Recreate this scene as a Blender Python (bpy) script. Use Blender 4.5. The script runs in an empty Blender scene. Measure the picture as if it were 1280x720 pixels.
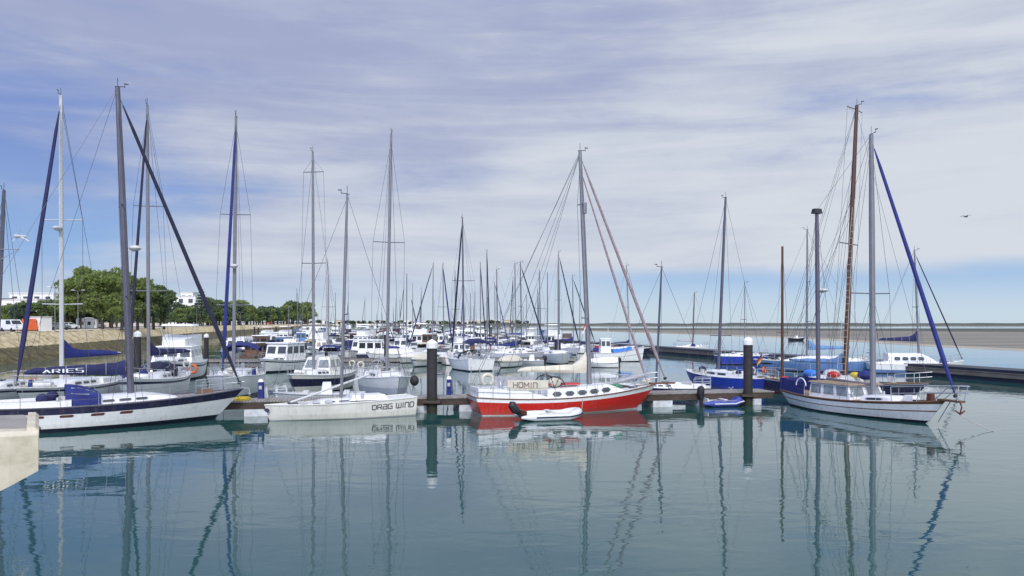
import bpy, math, random
from mathutils import Vector, Matrix
random.seed(11)
R = math.radians
sc = bpy.context.scene
COL = sc.collection
# ------------------------------------------------------------------ camera
H, F, CX, HY = 4.9, 1005.0, 640.0, 404.0          # eye height, focal length in photo pixels, centre, horizon row
cd = bpy.data.cameras.new('camera'); cam = bpy.data.objects.new('camera', cd); COL.objects.link(cam)
cam.location = (0, 0, H); cam.rotation_euler = (R(90), 0, 0)
cd.sensor_width = 36; cd.lens = 36 * F / 1280; cd.shift_y = (HY - 360) / 1280
cd.clip_start = .1; cd.clip_end = 60000
sc.camera = cam
# ------------------------------------------------------------------ world
SUN_EL, SUN_AZ = R(38), R(182)                     # azimuth clockwise from +Y: behind the camera
w = bpy.data.worlds.new('World'); sc.world = w; w.use_nodes = True
nt = w.node_tree; N = nt.nodes; LK = nt.links
for n in list(N): N.remove(n)
def nd(tree, t, **k):
    n = tree.nodes.new(t)
    for a, v in k.items(): setattr(n, a, v)
    return n
def math_n(op, a, b=None, clamp=False):
    n = nd(nt, 'ShaderNodeMath', operation=op, use_clamp=clamp)
    for i, v in enumerate((a, b)):
        if v is None: continue
        if isinstance(v, (int, float)): n.inputs[i].default_value = v
        else: LK.new(v, n.inputs[i])
    return n.outputs[0]
def ramp_v(v, a, b, c=0., d=1., smooth=True):
    n = nd(nt, 'ShaderNodeMapRange', interpolation_type='SMOOTHSTEP' if smooth else 'LINEAR')
    LK.new(v, n.inputs[0])
    for i, x in enumerate((a, b, c, d)): n.inputs[i + 1].default_value = x
    return n.outputs[0]
def mixc(f, a, b):
    n = nd(nt, 'ShaderNodeMix', data_type='RGBA')
    if isinstance(f, (int, float)): n.inputs[0].default_value = f
    else: LK.new(f, n.inputs[0])
    for i, v in ((6, a), (7, b)):
        if isinstance(v, tuple): n.inputs[i].default_value = (*v, 1)
        else: LK.new(v, n.inputs[i])
    return n.outputs[2]
sky = nd(nt, 'ShaderNodeTexSky', sky_type='NISHITA', sun_disc=False)
sky.sun_elevation = SUN_EL; sky.sun_rotation = SUN_AZ; sky.air_density = 1.0; sky.dust_density = .6; sky.ozone_density = 2.0
tc = nd(nt, 'ShaderNodeTexCoord'); sx = nd(nt, 'ShaderNodeSeparateXYZ'); LK.new(tc.outputs['Generated'], sx.inputs[0])
dx, dy, dz = sx.outputs
def sky_noise(scale, sxyz, rot=(0, 0, 0), detail=5, rough=.55, dist=0.):
    m = nd(nt, 'ShaderNodeMapping'); m.inputs['Scale'].default_value = sxyz; m.inputs['Rotation'].default_value = rot
    LK.new(tc.outputs['Generated'], m.inputs[0])
    n = nd(nt, 'ShaderNodeTexNoise'); n.inputs['Scale'].default_value = scale; n.inputs['Detail'].default_value = detail
    n.inputs['Roughness'].default_value = rough; n.inputs['Distortion'].default_value = dist
    LK.new(m.outputs[0], n.inputs[0]); return n.outputs[0]
streak = sky_noise(1.7, (1, 1, 7.5), (0, R(4), 0), 6, .52, .5)
streak2 = sky_noise(2.1, (1, 1, 6.0), (0, R(-6), 0), 7, .54, .7)
puff = sky_noise(5.5, (1, 1, 3.0), (0, R(10), 0), 7, .62, .25)
big = sky_noise(1.1, (1, 1, 3), (.3, 0, .6), 3, .5)
# veil: how much cloud covers the blue
cover = math_n('ADD', math_n('MULTIPLY', streak, 1.1), math_n('MULTIPLY', puff, .45))
cover = math_n('ADD', cover, math_n('MULTIPLY', ramp_v(dx, -.66, -.10, -.30, .18), 1.0))
cover = math_n('ADD', cover, ramp_v(dz, .24, .40, 0., .22))
cover = ramp_v(cover, .48, .92)
# clear strip low over the sea, clearer to the right
edge = math_n('ADD', dz, math_n('MULTIPLY', math_n('SUBTRACT', streak2, .5), .035))
low_r = ramp_v(edge, .050, .074)
low_l = ramp_v(edge, .010, .085, .45, 1.)
low = mixc(ramp_v(dx, -.05, .20), low_l, low_r)
cover = math_n('MULTIPLY', cover, low)
fine = sky_noise(2.8, (1, 1, 12), (0, R(-9), 0), 7, .58, .6)
tone = math_n('ADD', math_n('MULTIPLY', streak2, .62), math_n('ADD', math_n('MULTIPLY', puff, .38), math_n('MULTIPLY', fine, .62)))
tone = math_n('ADD', tone, ramp_v(dx, -.5, .55, -.12, .16))
tone = math_n('ADD', tone, ramp_v(dz, .06, .34, .12, -.13))
tone = ramp_v(tone, .47, 1.07)
cloud = mixc(tone, (3.35, 3.8, 5.65), (6.15, 6.6, 7.25))
horizon_blue = mixc(ramp_v(dz, 0.0, .085), (5.3, 6.5, 7.6), (2.5, 4.3, 7.4))
blue = mixc(ramp_v(dz, .03, .22), horizon_blue, (1.9, 2.8, 5.9))
clear = mixc(.90, sky.outputs[0], blue)
skyc = mixc(cover, clear, cloud)
vd = nd(nt, 'ShaderNodeVectorMath', operation='DOT_PRODUCT'); LK.new(tc.outputs['Generated'], vd.inputs[0])
vd.inputs[1].default_value = (math.sin(SUN_AZ) * math.cos(SUN_EL), math.cos(SUN_AZ) * math.cos(SUN_EL), math.sin(SUN_EL))
vs = nd(nt, 'ShaderNodeVectorMath', operation='SCALE'); LK.new(skyc, vs.inputs[0]); LK.new(ramp_v(vd.outputs['Value'], .15, 1.0, 1.0, 3.0), vs.inputs['Scale'])   # bright veil round the hidden sun
skyc = mixc(ramp_v(dz, -.02, 0.0), (2.0, 2.3, 2.5), vs.outputs[0])
bg = nd(nt, 'ShaderNodeBackground'); bg.inputs[1].default_value = .10
LK.new(skyc, bg.inputs[0]); wo = nd(nt, 'ShaderNodeOutputWorld'); LK.new(bg.outputs[0], wo.inputs[0])
# ------------------------------------------------------------------ sun
sd = bpy.data.lights.new('sun', 'SUN'); sd.energy = 1.9; sd.angle = R(10); sd.color = (1, .94, .85)
so = bpy.data.objects.new('sun', sd); COL.objects.link(so)
sdir = Vector((math.sin(SUN_AZ) * math.cos(SUN_EL), math.cos(SUN_AZ) * math.cos(SUN_EL), math.sin(SUN_EL)))
so.rotation_euler = sdir.to_track_quat('Z', 'Y').to_euler()
sc.view_settings.view_transform = 'Standard'; sc.view_settings.look = 'None'
sc.view_settings.exposure = .10; sc.view_settings.gamma = 1; sc.view_settings.use_curve_mapping = False

# ------------------------------------------------------------------ pixel helpers (photo is 1280x720)
def P(px, py): Y = F * H / (py - HY); return Vector(((px - CX) * Y / F, Y, 0))
def PX(px, Y): return (px - CX) * Y / F
def PZ(py, Y): return H - (py - HY) * Y / F

# ------------------------------------------------------------------ materials
MATS = {}
def mat(name, col, rough=.5, metal=0., var=.12, scale=3., stretch=(1, 1, 1), bump=0., dirt=None, spec=.5):
    if name in MATS: return MATS[name]
    m = bpy.data.materials.new(name); m.use_nodes = True; t = m.node_tree; b = t.nodes['Principled BSDF']
    b.inputs['Roughness'].default_value = rough; b.inputs['Metallic'].default_value = metal
    b.inputs['Specular IOR Level'].default_value = spec
    c = nd(t, 'ShaderNodeTexCoord'); mp = nd(t, 'ShaderNodeMapping'); mp.inputs['Scale'].default_value = stretch
    t.links.new(c.outputs['Object'], mp.inputs[0])
    n = nd(t, 'ShaderNodeTexNoise'); n.inputs['Scale'].default_value = scale; n.inputs['Detail'].default_value = 6; n.inputs['Roughness'].default_value = .65
    t.links.new(mp.outputs[0], n.inputs[0])
    r = nd(t, 'ShaderNodeValToRGB'); r.color_ramp.elements[0].position = .32; r.color_ramp.elements[1].position = .68
    lo = dirt if dirt else tuple(max(0, x * (1 - var)) for x in col); hi = tuple(min(1, x * (1 + var * .6)) for x in col)
    r.color_ramp.elements[0].color = (*lo, 1); r.color_ramp.elements[1].color = (*hi, 1)
    t.links.new(n.outputs[0], r.inputs[0]); t.links.new(r.outputs[0], b.inputs['Base Color'])
    if bump:
        bp = nd(t, 'ShaderNodeBump'); bp.inputs['Strength'].default_value = bump; bp.inputs['Distance'].default_value = .05
        t.links.new(n.outputs[0], bp.inputs['Height']); t.links.new(bp.outputs[0], b.inputs['Normal'])
    MATS[name] = m; return m
mat('gelcoat', (.80, .80, .80), .28, var=.06, scale=1.2, stretch=(.5, .5, 1.5), dirt=(.72, .72, .71))
mat('gelcoat_warm', (.70, .68, .62), .35, var=.1, scale=1.5)
mat('gelcoat_grey', (.50, .51, .58), .35, var=.1, scale=1.5)
mat('white_paint', (.76, .76, .76), .45, var=.08, scale=2)
mat('deck_white', (.66, .66, .64), .6, var=.12, scale=2)
mat('deck_teak', (.30, .22, .15), .7, var=.25, scale=2, stretch=(1, 12, 1))
mat('navy', (.018, .018, .055), .35, var=.2)
mat('navy_cloth', (.016, .020, .085), .85, var=.35, scale=2.5, bump=.4)
mat('dark_cloth', (.018, .020, .05), .85, var=.35, scale=2.5, bump=.4)
mat('blue_cloth', (.015, .024, .165), .8, var=.35, scale=2.5, bump=.4)
mat('sky_cloth', (.05, .20, .62), .8, var=.25, scale=2.5, bump=.4)
mat('pale_blue_cloth', (.13, .25, .46), .8, var=.25, scale=2.5, bump=.3)
mat('cream_cloth', (.62, .58, .47), .85, var=.18, scale=2.5, bump=.45)
mat('grey_cloth', (.36, .36, .39), .85, var=.2, scale=2.5, bump=.4)
mat('pink_sail', (.33, .25, .27), .85, var=.3, scale=5, bump=.3)
mat('red_hull', (.52, .018, .013), .32, var=.14, scale=1.4, stretch=(.6, .6, 1.5))
mat('blue_hull', (.016, .045, .34), .32, var=.2, scale=1.2)
mat('light_blue_hull', (.10, .20, .42), .4, var=.15, scale=1.2)
mat('dark_boot', (.012, .016, .035), .5, var=.3)
mat('brown_wood', (.16, .075, .04), .5, var=.3, scale=3, stretch=(4, 1, 1))
mat('orange_wood', (.090, .036, .020), .42, var=.3, scale=3, stretch=(3, 3, .4))
mat('red_brown', (.11, .03, .022), .5, var=.2)
mat('alu', (.20, .20, .225), .5, metal=.2, var=.12, scale=2)
mat('alu_dark', (.105, .10, .135), .5, metal=.2, var=.15, scale=2)
mat('alu_white', (.55, .55, .55), .4, var=.08, scale=2)
mat('steel', (.55, .56, .58), .3, metal=.7, var=.1)
mat('wire', (.08, .08, .10), .5, metal=.2, var=.1)
mat('rope', (.42, .39, .33), .9, var=.2, scale=20)
mat('glass_dark', (.025, .03, .035), .08, var=.3, spec=.8)
mat('glass_pale', (.22, .25, .27), .12, var=.3, spec=.8)
mat('black', (.018, .018, .022), .45, var=.3)
mat('rubber_grey', (.42, .43, .45), .6, var=.12)
mat('inflatable_white', (.66, .67, .67), .5, var=.08)
mat('inflatable_blue', (.05, .07, .32), .5, var=.2)
mat('orange', (.72, .13, .03), .5, var=.15)
mat('yellow', (.60, .45, .04), .6, var=.15)
mat('red', (.5, .03, .025), .5, var=.15)
mat('green', (.03, .2, .09), .6, var=.2)
mat('pile_steel', (.026, .023, .025), .7, var=.4, scale=2.5, bump=.3)
mat('pile_algae', (.022, .026, .016), .85, var=.45, scale=6, bump=.5)
mat('pontoon_deck', (.34, .32, .30), .85, var=.22, scale=3, stretch=(7, 1, 1), bump=.2)
mat('pontoon_side', (.065, .045, .034), .8, var=.45, scale=3, stretch=(.6, 1, 3), bump=.3)
mat('float_white', (.60, .62, .64), .7, var=.25, scale=3)
mat('concrete', (.60, .55, .43), .9, var=.16, scale=5, bump=.25, dirt=(.44, .39, .28))
mat('concrete_grey', (.30, .28, .25), .9, var=.2, scale=5, bump=.25)
mat('breakwater', (.16, .135, .115), .85, var=.35, scale=1.2, stretch=(.4, 1, 1), bump=.3)
mat('asphalt', (.10, .095, .09), .9, var=.2, scale=.5)
mat('foliage', (.118, .150, .045), .75, var=.45, scale=.55, spec=.2)
mat('foliage_dark', (.080, .110, .045), .75, var=.4, scale=.5, spec=.2)
mat('foliage_pine', (.055, .080, .048), .8, var=.4, scale=.5, spec=.2)
mat('bark', (.07, .05, .036), .9, var=.35, scale=4, bump=.4)
mat('wall_white', (.74, .73, .71), .8, var=.08, scale=.5)
mat('roof_white', (.60, .59, .57), .8, var=.1, scale=.5)
mat('roof_tile', (.33, .14, .09), .8, var=.25, scale=1)
mat('car_white', (.72, .73, .74), .3, var=.05)
mat('car_grey', (.15, .16, .18), .3, var=.1)
mat('car_blue', (.04, .09, .22), .3, var=.1)
mat('tyre', (.02, .02, .02), .8, var=.2)
mat('letter_white', (.74, .76, .80), .6, var=.03)
mat('letter_dark', (.05, .05, .06), .5, var=.05)
mat('letter_tan', (.20, .14, .12), .6, var=.05)

def planks(name):
    m = MATS[name]; t = m.node_tree; b = t.nodes['Principled BSDF']; src = b.inputs['Base Color'].links[0].from_socket
    c = nd(t, 'ShaderNodeTexCoord'); br = nd(t, 'ShaderNodeTexBrick'); br.offset = 0; br.inputs['Scale'].default_value = 1.; br.inputs['Brick Width'].default_value = .15; br.inputs['Row Height'].default_value = 40.
    br.inputs['Mortar Size'].default_value = .012; br.inputs['Color1'].default_value = (1, 1, 1, 1); br.inputs['Color2'].default_value = (.72, .70, .68, 1); br.inputs['Mortar'].default_value = (.15, .13, .12, 1)
    t.links.new(c.outputs['Object'], br.inputs[0]); mx = nd(t, 'ShaderNodeMix', data_type='RGBA', blend_type='MULTIPLY'); mx.inputs[0].default_value = 1
    t.links.new(src, mx.inputs[6]); t.links.new(br.outputs[0], mx.inputs[7]); t.links.new(mx.outputs[2], b.inputs['Base Color'])
planks('pontoon_deck')
def hull_mat(name, grime=(.36, .32, .22), amt=.36):
    m = MATS[name]; t = m.node_tree; b = t.nodes['Principled BSDF']; src = b.inputs['Base Color'].links[0].from_socket
    c = nd(t, 'ShaderNodeTexCoord'); sp = nd(t, 'ShaderNodeSeparateXYZ'); t.links.new(c.outputs['Object'], sp.inputs[0])
    mp = nd(t, 'ShaderNodeMapping'); mp.inputs['Scale'].default_value = (5, 5, .35); t.links.new(c.outputs['Object'], mp.inputs[0])
    n = nd(t, 'ShaderNodeTexNoise'); n.inputs['Scale'].default_value = 1.6; n.inputs['Detail'].default_value = 5; t.links.new(mp.outputs[0], n.inputs[0])
    r = nd(t, 'ShaderNodeMapRange'); t.links.new(n.outputs[0], r.inputs[0])
    for i, v in enumerate((.52, .80, 0, amt)): r.inputs[i + 1].default_value = v
    z = nd(t, 'ShaderNodeMapRange'); t.links.new(sp.outputs[2], z.inputs[0])
    for i, v in enumerate((.02, .40, .55, .0)): z.inputs[i + 1].default_value = v
    n2 = nd(t, 'ShaderNodeTexNoise'); n2.inputs['Scale'].default_value = 2.2; n2.inputs['Detail'].default_value = 7; t.links.new(c.outputs['Object'], n2.inputs[0])
    mu = nd(t, 'ShaderNodeMath', operation='MULTIPLY'); t.links.new(z.outputs[0], mu.inputs[0]); t.links.new(n2.outputs[0], mu.inputs[1])
    ad = nd(t, 'ShaderNodeMath', operation='ADD', use_clamp=True); t.links.new(r.outputs[0], ad.inputs[0]); t.links.new(mu.outputs[0], ad.inputs[1])
    mx = nd(t, 'ShaderNodeMix', data_type='RGBA'); t.links.new(ad.outputs[0], mx.inputs[0]); t.links.new(src, mx.inputs[6]); mx.inputs[7].default_value = (*grime, 1)
    t.links.new(mx.outputs[2], b.inputs['Base Color'])
    bp = nd(t, 'ShaderNodeBump'); bp.inputs['Strength'].default_value = .12; bp.inputs['Distance'].default_value = .03
    n3 = nd(t, 'ShaderNodeTexNoise'); n3.inputs['Scale'].default_value = 1.1; t.links.new(c.outputs['Object'], n3.inputs[0]); t.links.new(n3.outputs[0], bp.inputs['Height']); t.links.new(bp.outputs[0], b.inputs['Normal'])
for q_ in ('gelcoat', 'gelcoat_warm', 'gelcoat_grey', 'white_paint'): hull_mat(q_)
for q_ in ('red_hull', 'blue_hull', 'light_blue_hull', 'navy'): hull_mat(q_, (.22, .17, .13), .30)
def foliage_mat(name):
    m = MATS[name]; t = m.node_tree; b = t.nodes['Principled BSDF']; src = b.inputs['Base Color'].links[0].from_socket; o = t.nodes['Material Output']
    tr = nd(t, 'ShaderNodeBsdfTranslucent'); t.links.new(src, tr.inputs[0]); ad = nd(t, 'ShaderNodeAddShader')
    t.links.new(b.outputs[0], ad.inputs[0]); t.links.new(tr.outputs[0], ad.inputs[1]); t.links.new(ad.outputs[0], o.inputs[0])
for q_ in ('foliage', 'foliage_dark', 'foliage_pine'): foliage_mat(q_)
def mat_water():
    m = bpy.data.materials.new('water'); m.use_nodes = True; t = m.node_tree; b = t.nodes['Principled BSDF']
    b.inputs['Roughness'].default_value = .012; b.inputs['IOR'].default_value = 1.60
    c = nd(t, 'ShaderNodeTexCoord')
    def noise(scale, st, detail, rough=.5, dist=0.):
        mp = nd(t, 'ShaderNodeMapping'); mp.inputs['Scale'].default_value = st; t.links.new(c.outputs['Object'], mp.inputs[0])
        n = nd(t, 'ShaderNodeTexNoise'); n.inputs['Scale'].default_value = scale; n.inputs['Detail'].default_value = detail
        n.inputs['Roughness'].default_value = rough; n.inputs['Distortion'].default_value = dist
        t.links.new(mp.outputs[0], n.inputs[0]); return n.outputs[0]
    def M(op, a, bb):
        n = nd(t, 'ShaderNodeMath', operation=op)
        for i, v in enumerate((a, bb)):
            if isinstance(v, (int, float)): n.inputs[i].default_value = v
            else: t.links.new(v, n.inputs[i])
        return n.outputs[0]
    r1 = noise(.62, (1, 1.7, 1), 2, .45, .5)
    r2 = noise(3.6, (1, 1.4, 1), 2, .5, .3)
    calm = nd(t, 'ShaderNodeMapRange', interpolation_type='SMOOTHSTEP'); t.links.new(noise(.07, (1, 1.8, 1), 3), calm.inputs[0])
    for i, v in enumerate((.38, .66, .35, 1.0)): calm.inputs[i + 1].default_value = v
    h = M('ADD', M('MULTIPLY', r1, .037), M('MULTIPLY', r2, .0050))
    h = M('MULTIPLY', h, calm.outputs[0])
    bp = nd(t, 'ShaderNodeBump'); bp.inputs['Strength'].default_value = 1.; bp.inputs['Distance'].default_value = .5
    t.links.new(h, bp.inputs['Height']); t.links.new(bp.outputs[0], b.inputs['Normal'])
    r = nd(t, 'ShaderNodeValToRGB'); r.color_ramp.elements[0].color = (.018, .074, .070, 1); r.color_ramp.elements[1].color = (.023, .085, .076, 1)
    t.links.new(noise(.05, (1, 1, 1), 3), r.inputs[0]); t.links.new(r.outputs[0], b.inputs['Base Color'])
    MATS['water'] = m
mat_water()
def mat_ground(name, cols, scales, rough=.9, stretch=(1, 1, 1), bump=.3, bd=.3):
    m = bpy.data.materials.new(name); m.use_nodes = True; t = m.node_tree; b = t.nodes['Principled BSDF']; b.inputs['Roughness'].default_value = rough
    c = nd(t, 'ShaderNodeTexCoord'); mp = nd(t, 'ShaderNodeMapping'); mp.inputs['Scale'].default_value = stretch; t.links.new(c.outputs['Object'], mp.inputs[0])
    n = nd(t, 'ShaderNodeTexNoise'); n.inputs['Scale'].default_value = scales; n.inputs['Detail'].default_value = 9; n.inputs['Roughness'].default_value = .68
    t.links.new(mp.outputs[0], n.inputs[0]); r = nd(t, 'ShaderNodeValToRGB'); e = r.color_ramp.elements
    while len(e) < len(cols): e.new(.5)
    for i, (p, cc) in enumerate(cols): e[i].position = p; e[i].color = (*cc, 1)
    t.links.new(n.outputs[0], r.inputs[0]); t.links.new(r.outputs[0], b.inputs['Base Color'])
    bp = nd(t, 'ShaderNodeBump'); bp.inputs['Strength'].default_value = bump; bp.inputs['Distance'].default_value = bd
    t.links.new(n.outputs[0], bp.inputs['Height']); t.links.new(bp.outputs[0], b.inputs['Normal']); MATS[name] = m
mat_ground('mud', [(.34, (.10, .092, .078)), (.46, (.18, .165, .135)), (.56, (.23, .21, .17)), (.68, (.36, .33, .27))], .10, stretch=(.10, 1, 1), bump=.05)
mat_ground('wet_sand', [(.35, (.30, .26, .20)), (.6, (.40, .35, .28))], .05, stretch=(.5, 1, 1), bump=.05)
mat_ground('dune', [(.35, (.05, .055, .04)), (.55, (.085, .085, .06)), (.68, (.20, .18, .14))], .012, stretch=(.4, 1, 1), bump=.05)
mat_ground('far_land', [(.35, (.05, .06, .055)), (.6, (.10, .10, .09))], .01, bump=.05)
mat_ground('stone_rip', [(.30, (.18, .14, .085)), (.45, (.52, .42, .24)), (.62, (.72, .60, .37)), (.75, (.78, .69, .48))], .9, bump=.9, bd=.8)
mat_ground('stone_algae', [(.32, (.030, .026, .010)), (.50, (.10, .082, .032)), (.68, (.20, .165, .085))], .9, bump=.9, bd=.6)
mat_ground('promenade', [(.35, (.46, .39, .27)), (.65, (.62, .54, .40))], .25, bump=.05)

# ------------------------------------------------------------------ mesh builder
class MB:
    def __init__(s): s.v = []; s.f = []; s.m = []; s.mats = []
    def mi(s, m):
        if m is None: return 0
        if m not in s.mats: s.mats.append(m)
        return s.mats.index(m)
    def add(s, vs, fs, m=None):
        o = len(s.v); i = s.mi(m); s.v += [tuple(p) for p in vs]
        for f in fs: s.f.append([o + k for k in f]); s.m.append(i)
        return s
    def box(s, c, d, rz=0., m=None, top=(1, 1), mtx=None):
        hx, hy, hz = d[0] / 2, d[1] / 2, d[2] / 2; c = Vector(c); vs = []
        for z, kx, ky in ((-hz, 1, 1), (hz, top[0], top[1])):
            for x, y in ((-1, -1), (1, -1), (1, 1), (-1, 1)):
                p = Vector((x * hx * kx, y * hy * ky, z))
                if rz: p.rotate(Matrix.Rotation(rz, 3, 'Z'))
                if mtx: p = mtx @ p
                vs.append(p + c)
        return s.add(vs, [(3, 2, 1, 0), (4, 5, 6, 7), (0, 1, 5, 4), (1, 2, 6, 5), (2, 3, 7, 6), (3, 0, 4, 7)], m)
    def tube(s, pts, r, n=6, m=None, caps=True, flat=1.0):
        pts = [Vector(p) for p in pts]; k = len(pts)
        if not isinstance(r, (list, tuple)): r = [r] * k
        rings = []; up0 = None
        for i, p in enumerate(pts):
            d = (pts[min(i + 1, k - 1)] - pts[max(i - 1, 0)]).normalized()
            if up0 is None:
                a = Vector((0, 0, 1)) if abs(d.z) < .9 else Vector((1, 0, 0)); up0 = a
            u = up0 - d * up0.dot(d)
            if u.length < 1e-4: u = d.orthogonal()
            u.normalize(); up0 = u; v = d.cross(u)
            rings.append([p + (u * math.cos(2 * math.pi * j / n) + v * math.sin(2 * math.pi * j / n) * flat) * r[i] for j in range(n)])
        vs = [q for rg in rings for q in rg]; fs = []
        for i in range(k - 1):
            for j in range(n): fs.append((i * n + j, i * n + (j + 1) % n, (i + 1) * n + (j + 1) % n, (i + 1) * n + j))
        if caps: fs += [tuple(range(n))[::-1], tuple((k - 1) * n + j for j in range(n))]
        return s.add(vs, fs, m)
    def loft(s, secs, closed=False, caps=False, m=None):
        assert len({len(q) for q in secs}) == 1
        n = len(secs[0]); vs = [q for a in secs for q in a]; fs = []
        for i in range(len(secs) - 1):
            for j in range(n if closed else n - 1): fs.append((i * n + j, i * n + (j + 1) % n, (i + 1) * n + (j + 1) % n, (i + 1) * n + j))
        if caps: fs += [tuple(range(n))[::-1], tuple((len(secs) - 1) * n + j for j in range(n))]
        return s.add(vs, fs, m)
    def ball(s, c, r, nu=10, nv=6, m=None, sc_=(1, 1, 1)):
        c = Vector(c); secs = []
        for i in range(nv + 1):
            a = -math.pi / 2 + math.pi * i / nv; rr = max(.02, math.cos(a))
            secs.append([c + Vector((rr * math.cos(2 * math.pi * j / nu) * r * sc_[0], rr * math.sin(2 * math.pi * j / nu) * r * sc_[1], math.sin(a) * r * sc_[2])) for j in range(nu)])
        return s.loft(secs, closed=True, caps=True, m=m)
    def ring(s, c, R_, r, axis='Y', n=16, k=6, m=None, arc=(0, 2 * math.pi), mtx=None):
        pts = []
        for i in range(n + 1):
            a = arc[0] + (arc[1] - arc[0]) * i / n; x, y = R_ * math.cos(a), R_ * math.sin(a)
            p = Vector({'Y': (x, 0, y), 'X': (0, x, y), 'Z': (x, y, 0)}[axis])
            if mtx: p = mtx @ p
            pts.append(p + Vector(c))
        return s.tube(pts, r, k, m)
    def build(s, name, m, parent=None, smooth=False, loc=None):
        me = bpy.data.meshes.new(name); me.from_pydata(s.v, [], s.f)
        ms = s.mats if s.mats else [m]
        if s.mats and None in s.mats: ms = [m if q is None else q for q in s.mats]
        for q in ms: me.materials.append(MATS[q])
        if len(ms) > 1: me.polygons.foreach_set('material_index', s.m)
        if smooth: me.polygons.foreach_set('use_smooth', [True] * len(me.polygons)); me.set_sharp_from_angle(angle=R(38))
        me.validate(); me.update()
        o = bpy.data.objects.new(name, me); COL.objects.link(o)
        if parent: o.parent = parent
        if loc is not None: o.location = loc
        return o
def tag(o, label=None, cat=None, group=None, kind=None):
    if label: o['label'] = label
    if cat: o['category'] = cat
    if group: o['group'] = group
    if kind: o['kind'] = kind
    return o
def thing(name, label, cat, loc=(0, 0, 0), rz=0., group=None):
    o = bpy.data.objects.new(name, None); COL.objects.link(o); o.empty_display_size = .2
    o.location = loc; o.rotation_euler = (0, 0, rz); return tag(o, label, cat, group)
KIDS = {}
def kids(o):
    if not KIDS.get('n') == len(bpy.data.objects):
        KIDS.clear(); KIDS['n'] = len(bpy.data.objects)
        for q in bpy.data.objects:
            if q.parent: KIDS.setdefault(q.parent.name, []).append(q)
    return KIDS.get(o.name, [])
def snapshot(o): return (o, [snapshot(k) for k in o.children])
def dup(tree, loc=None, rz=None, label=None, scale=None, parent=None):
    o, ch = tree; c = o.copy(); COL.objects.link(c)
    if parent: c.parent = parent
    if loc is not None: c.location = loc
    if rz is not None: c.rotation_euler = (0, 0, rz)
    if scale is not None: c.scale = scale
    if label: c['label'] = label
    for k in ch: dup(k, parent=c)
    return c
def lerp(a, b, t): return a + (b - a) * t

# ------------------------------------------------------------------ lettering drawn as strokes
GLY = {'A': [[(0, 0), (.5, 1), (1, 0)], [(.2, .32), (.8, .32)]],
       'R': [[(0, 0), (0, 1), (.85, 1), (1, .85), (1, .6), (.85, .45), (0, .45)], [(.5, .45), (1, 0)]],
       'I': [[(.5, 0), (.5, 1)]], 'E': [[(1, 1), (0, 1), (0, 0), (1, 0)], [(0, .5), (.85, .5)]],
       'S': [[(1, 1), (.1, 1), (0, .9), (0, .6), (.1, .5), (.9, .5), (1, .4), (1, .1), (.9, 0), (0, 0)]],
       'D': [[(0, 0), (0, 1), (.8, 1), (1, .8), (1, .2), (.8, 0), (0, 0)]],
       'a': [[(.1, 1), (.9, 1), (1, .9), (1, 0), (.1, 0), (0, .1), (0, .4), (.1, .5), (1, .5)]],
       'G': [[(1, 1), (.15, 1), (0, .85), (0, .15), (.15, 0), (1, 0), (1, .5), (.55, .5)]],
       'W': [[(0, 1), (0, .15), (.12, 0), (.5, 0), (.5, .9)], [(.5, 0), (.88, 0), (1, .15), (1, 1)]],
       'N': [[(0, 0), (0, 1), (.8, 1), (1, .8), (1, 0)]],
       'M': [[(0, 0), (0, 1), (.5, .35), (1, 1), (1, 0)]],
       'H': [[(0, 0), (0, 1)], [(1, 0), (1, 1)], [(0, .5), (1, .5)]],
       'O': [[(.15, 0), (0, .15), (0, .85), (.15, 1), (.85, 1), (1, .85), (1, .15), (.85, 0), (.15, 0)]]}
def lettering(text, mapf, w, gap, h, th, flip=False):
    """mapf(u, v) -> point; text runs along +u with cap height h"""
    mb = MB(); u0 = 0.
    for ch in text:
        if ch == ' ': u0 += w * .75; continue
        cw = w * (.35 if ch == 'I' else 1.25 if ch in 'WM' else 1)
        for st in GLY[ch]:
            for (a, b), (c, d) in zip(st[:-1], st[1:]):
                p = Vector((a * cw, b * h)); q = Vector((c * cw, d * h)); t = (q - p).normalized(); nrm = Vector((-t.y, t.x)) * th / 2
                p = p - t * th * .35; q = q + t * th * .35
                mb.add([mapf(u0 + z.x, z.y) for z in (p + nrm, p - nrm, q - nrm, q + nrm)], [(0, 1, 2, 3)])
        u0 += cw + gap
    return mb

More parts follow.
